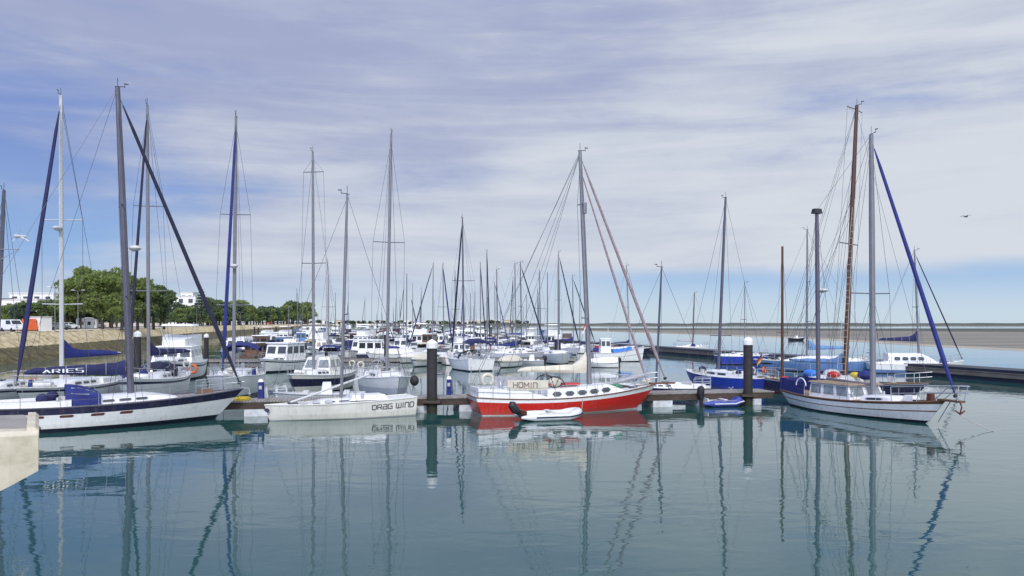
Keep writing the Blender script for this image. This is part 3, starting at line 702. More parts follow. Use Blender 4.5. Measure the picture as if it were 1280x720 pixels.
def dinghy(label, pos, hd, L, B, tubem, motorm, tilt=0., name='inflatable_dinghy', floorm='rubber_grey', stripe='dark_boot'):
    root = thing(name, label, 'dinghy', (pos[0], pos[1], 0), R(hd)); r = .21
    def path(k=1., z=0.):
        pts = []
        for i in range(5): pts.append(Vector((lerp(-L / 2, L * .22, i / 4), -(B / 2 - r) * k, .2 + z)))
        for i in range(1, 8):
            a = -math.pi / 2 + math.pi * i / 8; pts.append(Vector((L * .22 + math.cos(a) * (L * .28 - r) * k, math.sin(a) * (B / 2 - r) * k, .2 + z + .16 * max(0, math.cos(a)))))
        for i in range(5): pts.append(Vector((lerp(L * .22, -L / 2, i / 4), (B / 2 - r) * k, .2 + z)))
        return pts
    p = path(); rr = [r] * len(p); rr[0] = rr[-1] = .06; rr[1] = rr[-2] = r
    p[0].x -= .15; p[-1].x -= .15
    MB().tube(p, rr, 10).build('tube', tubem, root, True)
    st = [q + Vector((0, math.copysign(r * 1.0, q.y) if abs(q.y) > .3 else 0, 0)) + (Vector((r * 1.0, 0, 0)) if q.x > L * .3 else Vector()) for q in path()]
    MB().tube(st[1:-1], .035, 5).build('rubbing_strake', stripe, root, True)
    MB().box((-L * .08, 0, .12), (L * .72, B - 2 * r, .1)).build('floor', floorm, root)
    MB().box((-L / 2 + .12, 0, .32), (.06, B - 2 * r, .38)).build('transom', 'brown_wood' if floorm == 'rubber_grey' else floorm, root)
    MB().box((-L * .02, 0, .42), (.22, B - 1.2 * r, .05)).build('thwart', 'deck_white', root)
    rp = MB()
    for sd in (1, -1): rp.tube([(-L * .3 + i * L * .11, sd * (B / 2 - r * .35), .38 + (.02 if i % 2 else -.03)) for i in range(6)], .012, 3)
    rp.build('grab_line', 'rope', root)
    o = outboard(root, 0, 0, 1.15, motorm); o.location = (-L / 2 + .08, 0, .42); o.rotation_euler = (0, R(-tilt), 0)
    return root

# =================================================================== SETTING
# water: one sheet out to the horizon
mb = MB(); mb.add([(-40000, -300, 0), (40000, -300, 0), (40000, 50000, 0), (-40000, 50000, 0)], [(0, 1, 2, 3)]); tag(mb.build('water', 'water'), kind='structure')
def sheet(name, near, far, z, m, nseg=0, bump=0., kind='structure', amp=0.):
    """strip between two polylines of world points"""
    mb = MB(); rng = random.Random(3)
    def dense(pl):
        out = []
        for (a, b) in zip(pl[:-1], pl[1:]):
            k = 12
            for i in range(k): out.append(lerp(Vector(a), Vector(b), i / k))
        out.append(Vector(pl[-1])); return out
    a, b = dense(near), dense(far)
    a = [p + Vector((0, rng.uniform(-1, 1) * amp * (p.y / 300), 0)) for p in a]
    secs = []
    for f_ in (0, .004, .02, .08, .3, .6, .95, 1): secs.append([lerp(p, q, f_) + Vector((0, 0, z * min(1, .3 + f_ * 12) if f_ not in (0, 1) else -.02)) for p, q in zip(a, b)])
    mb.loft(secs); o = mb.build(name, m, None, True); tag(o, kind=kind); return o
near = [P(*q) for q in ((660, 412.6), (740, 413.6), (820, 416.0), (900, 418.8), (1000, 422.0), (1060, 425.5), (1150, 431), (1280, 437.5), (1600, 446))]
far = [P(*q) for q in ((660, 412.0), (740, 411.4), (820, 411), (900, 410.8), (1000, 410.8), (1060, 411), (1150, 411.6), (1280, 411.6), (1600, 411.6))]
sheet('mudflat', near, far, .10, 'mud', amp=4)
near2 = [P(*q) for q in ((740, 414.0), (820, 416.8), (900, 419.8), (1000, 423.2), (1060, 426.8), (1150, 432.4), (1280, 439.0), (1600, 448))]
far2 = [P(*q) for q in ((740, 413.4), (820, 415.6), (900, 418.2), (1000, 421.2), (1060, 424.6), (1150, 430), (1280, 436.4), (1600, 444))]
sheet('sand_shore', near2, far2, .055, 'wet_sand', amp=3)
near3 = [P(*q) for q in ((700, 412.0), (900, 412.9), (1060, 413.6), (1280, 415.2), (1600, 417))]
far3 = [P(*q) for q in ((700, 411.2), (900, 411.2), (1060, 411.4), (1280, 411.4), (1600, 411.4))]
sheet('marsh', near3, far3, .7, 'dune', amp=8)
# far barrier island: a long low ridge
def ridge(name, x0, x1, Y0, depth, hfun, m, n=120):
    mb = MB(); secs = []
    for i in range(n + 1):
        x = lerp(x0, x1, i / n); h_ = hfun(i / n)
        secs.append([Vector((x, Y0, -.2)), Vector((x, Y0 + depth * .15, h_ * .75)), Vector((x, Y0 + depth * .5, h_)), Vector((x, Y0 + depth, -.2))])
    mb.loft(secs); return tag(mb.build(name, m, None, True), kind='structure')
rg = random.Random(5); hs = [rg.uniform(.55, 1) for _ in range(121)]
ridge('barrier_island', -300, 3200, 1750, 700, lambda s: 6.2 * hs[int(s * 120)] * min(1, s * 14), 'dune')
hs2 = [rg.uniform(.4, 1) for _ in range(121)]
ridge('far_shore', -1300, -20, 2200, 500, lambda s: (9 * hs2[int(s * 120)]) * (1 if s < .8 else max(.35, (1 - s) * 5)), 'far_land')
# left bank: sloping stone revetment with the promenade on top
bank = [(-58, -60), (-58, 30), (-60, 70), (-61.5, 100), (-68, 137), (-100, 259), (-165, 560), (-262, 1050), (-420, 1900)]
def bankoff(d, z): 
    out = []
    for i, p in enumerate(bank):
        a = Vector(bank[max(0, i - 1)]); b = Vector(bank[min(len(bank) - 1, i + 1)]); t = (b - a).normalized(); out.append(Vector((p[0] - t.y * d, p[1] + t.x * d, z)))
    return out
def densify(pl, k=16):
    out = []
    for i, (a, b) in enumerate(zip(pl[:-1], pl[1:])):
        kk = k * (3 if 20 < bank[i][1] < 200 else 1)        # same count for every offset line
        out += [lerp(a, b, q / kk) for q in range(kk)]
    return out + [pl[-1]]
PZT = 3.6
def strip(name, specs, m, jit=0., kind='structure'):
    mb = MB(); rng = random.Random(9); secs = []
    for d, z in specs: secs.append([p + Vector((rng.uniform(-1, 1) * jit, 0, rng.uniform(-1, 1) * jit * .5)) for p in densify(bankoff(d, z))])
    mb.loft(secs); return tag(mb.build(name, m, None, jit == 0), kind=kind)
strip('shore_algae_slope', [(-.8, -.4), (.4, .25), (1.2, .8), (2.2, 1.35), (3.0, 1.75)], 'stone_algae', .12)
strip('stone_revetment', [(3.0, 1.72), (3.9, 2.2), (4.8, 2.75), (5.8, 3.2), (6.6, PZT)], 'stone_rip', .16)
strip('promenade', [(6.5, PZT), (16, PZT + .02)], 'promenade')
strip('road', [(16, PZT + .01), (34, PZT + .01)], 'asphalt')
strip('ground', [(34, PZT + .02), (160, PZT + 1.5), (700, PZT + 3), (4000, PZT + 3)], 'promenade')
strip('kerb', [(15.9, PZT), (15.9, PZT + .14), (16.2, PZT + .14), (16.2, PZT)], 'concrete_grey')

# ------------------------------------------------------------------ quay corner at the camera
def quay():
    t = thing('quay_parapet', 'cream concrete corner of the quay wall in the near lower left, with recessed grey top', 'wall', (0, 0, 0))
    e = lambda y, d=0.: PX(48, y) - d                 # the end face is cut at an angle
    y0, y1 = 5.10, 6.05; z1 = PZ(540, y0); zt = PZ(513.5, y1); zb = z1 - .56
    far = -11.
    def sec(k, d): return Vector((lerp(e(y0, d), far, k), y0 - 2.2 * k, 0)), Vector((lerp(e(y1, d), far, k), y1 - 2.2 * k, 0))
    secs = []
    for k in (0, .02, .12, 1):
        a, b = sec(k, 0); zb_ = PZ(590, y0) - {0: 0, .02: .085, .12: .5, 1: .75}[k]
        secs.append([a + Vector((-.024 * (k == 0), .04 * (k == 0), zb_)), a + Vector((-.024 * (k == 0), .04 * (k == 0), z1 - .025)), a + Vector((-.045 * (k == 0), .07, z1)), b + Vector((0, 0, z1)), b + Vector((0, 0, zb_))])
    MB().loft(secs, closed=True, caps=True).build('wall_block', 'concrete', t)
    prof = [(y0 + .045, z1 - .03), (y0 + .075, zt - .012), (y0 + .13, zt), (y1 - .15, zt), (y1 - .004, zt - .01)]
    MB().loft([[Vector((e(y, -.004), y, z1 - .2)), Vector((e(y, -.004), y, z - .02)), Vector((e(y, .02), y, z)), Vector((e(y, .075), y, z)), Vector((e(y, .11), y, z1 - .2))] for y, z in prof], closed=True, caps=True).build('raised_lip', 'concrete', t)
    c, d = sec(1, 0)
    MB().loft([[p + Vector((0, .22, z1 - .01)), p + Vector((0, .22, z1 + .006)), q + Vector((0, -.012, z1 + .006)), q + Vector((0, -.012, z1 - .01))] for p, q in (sec(.012, .0), (c, d))], closed=True, caps=True).build('recess_floor', 'concrete_grey', t)  # recess is lower-lit: that shade is painted in as a greyer concrete
    MB().box((-17.5, -3.2, zb - 1.55), (14, 12, 3.3)).build('quay_deck', 'concrete', t)
quay()

# ------------------------------------------------------------------ breakwater pontoon, marina pontoons
def pontoon(label, a, b, wd, top, name='floating_pontoon', side='pontoon_side', deckm='pontoon_deck', nf=0, fm='float_white', fh=.3, group=None, cleats=0):
    a, b = Vector((*a, 0)), Vector((*b, 0)); d = b - a; L = d.length; t = thing(name, label, 'pontoon', a, math.atan2(d.y, d.x), group)
    MB().box((L / 2, 0, top - .03), (L, wd, .06)).build('deck', deckm, t)
    MB().box((L / 2, 0, top - .24), (L - .06, wd - .08, .358)).build('fascia', side, t)
    MB().box((L / 2, 0, top - .50), (L - .3, wd - .35, top * 2)).build('keel_float', 'dark_boot', t) if not nf else None
    for i in range(nf):
        MB().box((L * (i + .5) / nf, 0, top - .42 - fh / 2), (L / nf * .42, wd - .12, fh + .5)).build('float', fm, t)
    for i in range(cleats):
        x = L * (i + .5) / cleats
        for y in (-wd / 2 + .15, wd / 2 - .15): MB().tube([(x - .16, y, top + .13), (x - .05, y, top + .08), (x - .04, y, top), (x + .04, y, top), (x + .05, y, top + .08), (x + .16, y, top + .13)], .025, 5).build('cleat', 'steel', t)
    return t
pa, pb = (-29, 40.0), (15.6, 49.4)
pontoon('nearest long floating pontoon with brown sides and white floats, running behind the red boat', pa, pb, 2.0, .80, nf=16, fh=.25, cleats=12)
bwA, bwB = P(640, 425.5), P(1420, 489)
pontoon('long dark floating breakwater crossing the open water in front of the mudflats', (bwA.x, bwA.y), (bwB.x, bwB.y), 3.4, .75, name='breakwater_pontoon', side='breakwater', deckm='breakwater')

def pile(px, ytop, ywl, wpx, label, group=None):
    p = P(px, ywl); Y = p.y; r = wpx * Y / F / 2; zt = PZ(ytop, Y); t = thing('mooring_pile', label, 'pile', p, 0, group)
    MB().tube([(0, 0, -.5), (0, 0, .9)], r * 1.01, 14).build('algae_band', 'pile_algae', t, True)
    MB().tube([(0, 0, .85), (0, 0, zt - r * 1.6)], r, 14).build('shaft', 'pile_steel', t, True)
    MB().tube([(0, 0, zt - r * 1.75), (0, 0, zt - r * .75), (0, 0, zt - r * .35), (0, 0, zt)], [r * 1.12, r * 1.12, r * .75, r * .12], 14).build('cap', 'white_paint', t, True)
    if Y < 60:
        g = MB(); g.box((0, 0, .62), (r * 3.4, r * 3.4, .12)); g.build('guide_collar', 'pontoon_side', t)
    return t
pile(540, 424, 516, 13, 'dark mooring pile with a white cap left of the red boat')
pile(935, 421, 507, 11.5, 'dark mooring pile with a white cap right of the blue sloop')
pile(697, 417, 452, 8, 'dark mooring pile with a white cap behind the cream sail cover of the red boat')
pile(172, 413.5, 478, 8.5, 'dark mooring pile with a white cap behind the navy mainsail cover on the left')
pile(258, 417, 466, 5.5, 'thin dark mooring pile between the flybridge cruiser and the bow of the white yacht')
pile(436, 406, 421, 6, 'short dark far pile left of the blue wheelhouse boat, between two masts')
pile(459.5, 408, 428, 3.6, 'dark pile with white cap above the blue wheelhouse boat, left of a pair')
pile(469, 408, 428, 3.6, 'dark pile with white cap above the blue wheelhouse boat, right of a pair')
pile(482.5, 414, 456, 5, 'dark red-brown pile just behind the mast of the bow-on grey yacht')
for px, yw in ((509, 419), (517, 417), (524, 419), (533, 421), (553, 418), (597, 428), (614, 423), (640, 419), (420, 416), (402, 416), (365, 419), (323, 424), (318, 421), (345, 419)):
    pile(px, HY + .8 * (yw - HY) / H, yw, max(1.6, 480 / P(px, yw).y), 'small dark pile standing among the far packed boats', 'small piles among the far boats')

# =================================================================== FOREGROUND BOATS
# --- white ketch-size yacht, lower left
def aries_extra(root, h, rm, tp):
    for sd in (-1,):
        for t in (.30, .39, .487, .58): 
            m_ = MB(); f = lambda u, v: h.pt(u, v, sd); rpane(m_, f, t, t + .043, .60, .70, (0, sd, 0), .2, .014); m_.build('hull_port', 'red_brown', root)
    bo = [c for c in root.children if c.name.startswith('boom')][0]; cv = [c for c in bo.children if c.name.startswith('sail_cover')][0]
    # lettering on the camera side of the cover (starboard)
    xs = [v.co for v in cv.data.vertices]; n = len(xs) // 11
    ring = [xs[i * 7:(i + 1) * 7] for i in range(11)]
    L0 = ring[0][0].x; L1 = ring[10][0].x
    def mp(u, v):
        x = lerp(L0, L1, .82) + u; s_ = max(0, min(9.999, (x - L0) / (L1 - L0) * 10)); i = int(s_); q = s_ - i
        def sp(k): return lerp(ring[i][k], ring[i + 1][k], q)
        cand = [j for j in range(7)]
        # side facing -y in boat space is the side whose ring y is smallest
        a, b = (sp(1), sp(2)) if sp(1).y < sp(5).y else (sp(5), sp(4))
        p = lerp(a, b, v * 1.0 - .15) ; p = Vector((x, p.y - .03, p.z)); return p
    lettering('ARIES', mp, .27, .11, .95, .075).build('name_lettering', 'letter_white', cv)
    for k, (t, y) in enumerate(((.335, -.5), (.365, .3))):
        MB().ball(h.deck(t, y, .35), .27, 10, 6, sc_=(1, 1, .95)).build('winch_cover', 'navy_cloth', root, True)
    MB().box(h.deck(.86, 0, .12), (.75, .5, .2), top=(.8, .8)).build('anchor_windlass', 'brown_wood', root)
    g = MB(); g.tube([h.deck(.99, 0, .02), Vector((h.L / 2 + .28, 0, h.sheer(1) - .02)), Vector((h.L / 2 + .32, 0, h.sheer(1) - .32))], [.05, .05, .03], 5)
    g.tube([Vector((h.L / 2 + .30, -.2, h.sheer(1) - .25)), Vector((h.L / 2 + .34, 0, h.sheer(1) - .4)), Vector((h.L / 2 + .30, .2, h.sheer(1) - .25))], .03, 4); g.build('anchor', 'steel', root)
ang = R(30); bowA = Vector((-13.9, 41.6)); cA = bowA - 6.75 * Vector((math.cos(ang), math.sin(ang)))
sailboat('large white yacht with navy top band and navy lettered sail cover, nearest on the left', cA, 30, 13.5, 3.7, (1.25, 1.12, 1.52),
         bands=[(0, .17, 'dark_boot'), (.17, .72, 'gelcoat'), (.72, 1, 'navy')], ob=1.5, os_=.6, tr=.62, deck='pontoon_deck', rail='alu_dark', cab=(.42, .76, .36), cabk=dict(n_win=4, kw=.62),
         mast=.61, top=(147, 109), mr=.16, mcol='alu_dark', spreaders=(.33, .62), sw=.24, furl='dark_cloth', furl_r=.10, boom=.315, boom_z=1.75, cover='navy_cloth', cover_h=.60, cover_pk=.15, hood='blue_cloth', radar=.487, clut=False, extra=aries_extra)
# --- white racing sloop with bow to the left
def drag_extra(root, h, rm, tp):
    f = lambda u, v: h.pt(.325 - u / h.L, .50 + v, 1, .012)
    lettering('DRaG WIND', f, .215, .075, .27, .05).build('name_lettering', 'letter_dark', root)
    # bare pole stowed with one end raised above the deck
    MB().tube([h.deck(.84, .35, .12), h.deck(.74, .3, .35), h.deck(.30, -.2, 1.30)], [.045, .055, .055], 8).build('spinnaker_pole', 'alu_white', root, True)
    MB().box(h.deck(.33, .0, .17), (2.0, 1.5, .26), top=(.86, .8)).build('cockpit_cover', 'gelcoat', root)
    for t in (.60, .68, .76): MB().box(h.deck(t, .55, .10), (.35, .22, .12), top=(.8, .7)).build('deck_vent', 'rubber_grey', root)
    MB().tube([Vector((h.L / 2 - .1, -.22, h.sheer(1) - .25)), Vector((h.L / 2 - .1, .22, h.sheer(1) - .25))], .10, 8).build('bow_fender', 'navy', root)
bD = Vector((-12.3, 40.3)); aD = 205; cD = bD - 3.75 * Vector((math.cos(R(aD)), math.sin(R(aD))))
sailboat('low white racing sloop with dark name lettering by its stern, in front of the pontoon', cD, aD, 7.7, 2.3, (.98, .84, .80),
         bands=[(0, .06, 'rubber_grey'), (.06, 1, 'gelcoat_warm')], ob=.25, os_=.05, tr=.80, deck='deck_white', rail='gelcoat_warm', cab=(.42, .72, .22), cabk=dict(n_win=2, kw=.5, mat_='deck_white'),
         mast=.50, top=(434, 243), mr=.085, mcol='alu', spreaders=(.42,), sw=.25, boom=0, furl=None, pulpit=False, lifelines=False, wheel=False, clut=False, extra=drag_extra, coaming=None)
# --- red and white cruiser
def homin_extra(root, h, rm, tp):
    # raised white quarterdeck
    secs = []
    for i in range(9):
        t = lerp(.012, .36, i / 8); b = h.beam(t) * .97; z = h.sheer(t); hh = .50 * (1 if i < 6 else lerp(1, .15, (i - 5) / 3))
        secs.append([Vector((h.x(t, 1), -b, z - .02)), Vector((h.x(t, 1), -b * .97, z + hh)), Vector((h.x(t, 1), b * .97, z + hh)), Vector((h.x(t, 1), b, z - .02))])
    MB().loft(secs, caps=True).build('quarterdeck', 'gelcoat', root, True)
    # cloth dodger with the name, starboard rail, and its twin to port
    for sd in (-1, 1):
        pts = [(.15 + .2 * i / 6) for i in range(7)]; m_ = MB()
        f = lambda t, v, o=0.: Vector((h.x(t, 1), sd * (h.beam(t) * .98 + o), h.sheer(t) + .50 + v))
        m_.loft([[f(t, 0), f(t, .52), f(t, .52, -.03), f(t, 0, -.03)] for t in pts], closed=True, caps=True); d = m_.build('dodger_cloth', 'grey_cloth' if sd > 0 else 'cream_cloth', root)
        if sd < 0: lettering('HOMIN', lambda u, v: f(.178 + u / h.L, .13 + v, .014), .20, .085, .27, .05).build('name_lettering', 'letter_tan', d)
    # white weather cloths aft and life ring
    m_ = MB(); m_.ring(h.deck(.055, -.95, .98), .28, .085, 'Y', 16, 7, arc=(R(-60), R(240))); m_.build('horseshoe_buoy', 'cream_cloth', root, True)
    p_ = MB()
    for y in (-.9, .9): p_.tube([h.deck(.02, y, .5), h.deck(.02, y, 1.55)], .02, 4); p_.tube([h.deck(.13, y, .5), h.deck(.13, y, 1.2)], .02, 4)
    p_.tube([h.deck(.02, -.9, 1.15), h.deck(.13, -.9, 1.15)], .016, 4); p_.tube([h.deck(.02, -.9, 1.15), h.deck(.02, .9, 1.15)], .016, 4); p_.build('stern_rail', 'steel', root)
    # folded sprayhood frame hoops
    p_ = MB(); x0 = h.x(.405, 1); z0 = h.sheer(.4) + .52
    for y in (-.85, .85):
        p_.ring((x0, y, z0), .62, .026, 'Y', 14, 5, arc=(R(8), R(172)))
        for k in range(4): p_.tube([(x0, y, z0), (x0 + .62 * math.cos(R(20 + 45 * k)), y, z0 + .62 * math.sin(R(20 + 45 * k)))], .02, 4)
    for k in range(4): p_.tube([(x0 + .62 * math.cos(R(20 + 45 * k)), y, z0 + .62 * math.sin(R(20 + 45 * k))) for y in (-.85, .85)], .022, 4)
    p_.build('hood_frame', 'black', root)
    MB().box(Vector((h.x(.47, 1), 0, h.sheer(.47) + .66)), (1.9, .9, .07)).build('teak_hatch', 'red', root)
    MB().ball(Vector((h.x(.425, 1), -.3, h.sheer(.42) + .78)), .28, 10, 6, sc_=(1.3, 1, .9)).build('sail_bag', 'cream_cloth', root, True)
    MB().box(h.deck(.75, -.2, .28), (.7, .5, .18)).build('green_bag', 'green', root)
    MB().box(Vector((h.L / 2 + .35, 0, h.sheer(1) + .02)), (1.5, .34, .09)).build('bowsprit', 'brown_wood', root)
    g = MB(); xx = h.L / 2 + .75; g.tube([(xx - .3, 0, h.sheer(1) - .02), (xx + .15, 0, h.sheer(1) - .12), (xx + .25, 0, h.sheer(1) - .4)], .035, 5); g.tube([(xx + .12, -.22, h.sheer(1) - .25), (xx + .28, 0, h.sheer(1) - .42), (xx + .12, .22, h.sheer(1) - .25)], .03, 4); g.build('anchor', 'steel', root)
    MB().tube([h.deck(.70, 0, .35), h.deck(.93, .1, .62)], [.10, .14], 8).build('stowed_sail', 'grey_cloth', root, True)
    c = Vector((h.x(.575, 1), 0, 0)); base = Vector((h.x(.575, 1), 0, h.sheer(.575))); q = base + (tp - base) * .765
    MB().tube([q + Vector((.22, -.1, -.3)), q + Vector((.22, -.1, .3))], .14, 8).build('radar_reflector', 'alu', root, True)
    flag(root, Vector((h.x(.59, 1), -1.0, h.sheer(.6) + 3.6)), .42, .3, ['red', 'white_paint'], 'courtesy_flag', .35)
    for k_ in range(2): MB().tube([tp + Vector((0, 0, -.15)), h.deck(.02 + .05 * k_, (.9, -.9)[k_], .5)], .011, 3).build('running_backstay', 'wire', root)
cH = Vector((2.95, 44.75))
sailboat('red and white cruising sailboat with cream sail cover, moored at the near pontoon', cH + Vector((.12, .03)), 16.5, 10.95, 3.2, (.98, .86, 1.42),
         bands=[(0, .055, 'white_paint'), (.055, .77, 'red_hull'), (.77, 1, 'gelcoat')], ob=1.35, os_=.35, tr=.66, wl=.9, deck='deck_white', rail='brown_wood', cab=(.36, .79, .52), cabk=dict(n_win=5, kw=.72, win=(.24, .80), round_=.45, span=(.04, .82), front=.22),
         mast=.625, top=(725, 189), mr=.145, mcol='alu', spreaders=(.31, .78), sw=.17, furl='pink_sail', furl2='pink_sail', furl_r=.085, boom=.375, boom_z=1.30, cover='cream_cloth', cover_h=.52, cover_pk=1.3, wheel=True, clut=False, extra=homin_extra, bowsprit=.75, backstays=2, coaming=None)
# --- inflatable tender beside the red hull
pd = P(690, 525.5)
dinghy('white inflatable dinghy with a tilted black outboard, alongside the red boat', (pd.x, pd.y + .45), 17, 3.3, 1.6, 'inflatable_white', 'black', 38)
pd = P(905, 508.5)
dinghy('blue inflatable dinghy with a small outboard, beside the capped pile on the right', (pd.x, pd.y + .4), 12, 2.5, 1.4, 'inflatable_blue', 'black', 0, floorm='deck_white', stripe='inflatable_white')
# --- blue sloop behind the pontoon
sailboat('royal blue sloop with white deck, behind the pontoon left of the capped pile', (15.95, 60.8), 118, 8.6, 2.9, (1.0, .95, 1.2),
         bands=[(0, .05, 'white_paint'), (.05, 1, 'blue_hull')], tr=.7, deck='deck_white', rail='white_paint', cab=(.30, .74, .42), cabk=dict(n_win=2), mast=.56, top=(907, 247), mr=.115, mcol='alu_dark', spreaders=(.22,), sw=.36,
         boom=.0, furl=None, wheel=False)
# --- classic white ketch, right
def ketch_extra(root, h, rm, tp):
    xz = h.x(.213, 1); inv = rm.inverted(); Ym = (rm @ Vector((xz, 0, 0))).y; t2 = inv @ Vector((PX(1021, Ym), Ym, PZ(263, Ym))); base = Vector((xz, 0, h.sheer(.2)))
    mo = MB().tube([base, lerp(base, t2, .7), t2], [.125, .125, .10], 8).build('mizzen_mast', 'alu_dark', root, True)
    m_ = MB(); m_.box(t2 + Vector((0, 0, -.05)), (.35, .55, .28), top=(.8, .8)); m_.build('masthead_light', 'black', mo)
    q = lerp(base, t2, .565) + Vector((-.1, .42, 0)); m_ = MB(); m_.ball(q, .30, 12, 6, sc_=(1, 1.2, .42)); m_.box(q + Vector((0, -.2, -.13)), (.15, .5, .05)); m_.build('radar_dome', 'alu_white', mo, True)
    for sd in (1, -1): MB().tube([t2, h.deck(.2, sd * .95)], .011, 3).build('shroud', 'wire', root)
    MB().tube([t2, tp], .009, 3).build('triatic_stay', 'wire', root)
    zw = h.sheer(.4)
    o = house(root, 'wheelhouse', 'white_paint', h.x(.27, 1), h.x(.56, 1), 1.18, zw - .03, zw + .80, .35, .0, .88, 3, 'glass_pale', band=(.28, .86)); 
    MB().box((h.x(.405, 1), 0, zw + .83), (h.L * .29, 2.35, .07), top=(.95, .9)).build('roof', 'deck_teak', o)
    for sd in (-1, 1):
        m_ = MB(); f = lambda t, v, oo=0.: Vector((h.x(t, 1), sd * (h.beam(t) * .98 + oo), h.sheer(t) + .04 + v))
        m_.loft([[f(t, 0), f(t, .72), f(t, .72, -.04), f(t, 0, -.04)] for t in (.015, .06, .11, .16, .21, .26)], closed=True, caps=True); m_.build('dodger_cloth', 'blue_cloth', root)
    m_ = MB(); m_.loft([[Vector((h.x(.012, 1) + x_, y, h.sheer(0) + z)) for x_, z in ((0, .04), (0, .72), (.04, .72), (.04, .04))] for y in (-.95, -.4, .4, .95)], closed=True, caps=True); m_.build('dodger_cloth', 'blue_cloth', root)
    m_ = MB(); m_.ring(h.deck(.24, -.98, .55), .42, .035, 'Y', 16, 5, arc=(0, math.pi)); m_.build('wind_scoop_frame', 'white_paint', root)
    MB().ring(h.deck(.01, -.7, .5), .26, .07, 'X', 16, 6).build('life_ring', 'red', root, True)
    # gear on the foredeck
    MB().box(h.deck(.82, 0, .16), (.7, .55, .28), top=(.8, .7)).build('windlass', 'white_paint', root)
    MB().box(h.deck(.93, -.1, .2), (.28, .3, .4), top=(.8, .8)).build('bitts', 'red_brown', root)
    MB().box(h.deck(.70, 0, .10), (.9, .8, .18), top=(.85, .8)).build('fore_hatch', 'deck_white', root)
    sp = MB(); sp.box((h.L / 2 + .35, 0, h.sheer(1) + .06), (1.3, .34, .09)); sp.build('bowsprit', 'brown_wood', root)
    zb = h.sheer(1); p_ = MB()
    for hh in (.75, .42): p_.tube([h.deck(.80, 1, hh), h.deck(.92, 1.1, hh), Vector((h.L / 2 + 1.0, .3, zb + hh + .05)), Vector((h.L / 2 + 1.4, 0, zb + hh + .05)), Vector((h.L / 2 + 1.0, -.3, zb + hh + .05)), h.deck(.92, -1.1, hh), h.deck(.80, -1, hh)], .024, 5)
    for sd in (1, -1):
        for a, b in ((.80, .80), (.90, .92)): p_.tube([h.deck(a, sd), h.deck(b, sd * 1.05, .75)], .022, 5)
        p_.tube([Vector((h.L / 2 + .9, sd * .2, zb + .1)), Vector((h.L / 2 + 1.05, sd * .28, zb + .8))], .022, 5); p_.tube([h.deck(.96, sd), Vector((h.L / 2 + .6, sd * .35, zb + .8))], .02, 5)
    p_.build('bow_pulpit', 'steel', root)
    g = MB(); xx = h.L / 2 + .75; g.tube([(xx, .1, zb + .05), (xx + .12, .1, zb - .18), (xx + .03, .1, zb - .48)], .035, 5); g.tube([(xx - .14, -.05, zb - .36), (xx + .02, .1, zb - .54), (xx + .17, .24, zb - .36)], [.03, .06, .03], 5); g.build('anchor', 'red_brown', root)
    MB().tube([(h.L / 2 + .3, 0, zb), (h.L / 2 - .45, .05, .15)], .025, 5).build('bobstay', 'steel', root)
    m_ = MB(); m_.tube([t2, h.deck(.0, 0)], .010, 3); m_.build('backstay', 'wire', root)
cK = Vector((18.85, 43.7))
sailboat('classic white wooden ketch with brown stripe and blue dodgers, at the right pontoon end', cK, -72, 11.4, 3.3, (.88, .78, 1.18),
         bands=[(0, .12, 'dark_boot'), (.12, .52, 'white_paint'), (.52, .58, 'brown_wood'), (.58, .88, 'white_paint'), (.88, 1, 'brown_wood')], ob=1.15, os_=.9, tr=.5, wl=.88, deck='deck_teak', rail='brown_wood', cab=(.60, .78, .30), cabk=dict(n_win=1, mat_='white_paint'),
         mast=.592, top=(1089, 168), mr=.155, mcol='alu', spreaders=(.40,), sw=.38, furl='blue_cloth', furl_r=.10, boom=.30, boom_z=.9, cover=None, pulpit=False, clut=False, extra=ketch_extra, bowsprit=.8, wheel=False, coaming=None)
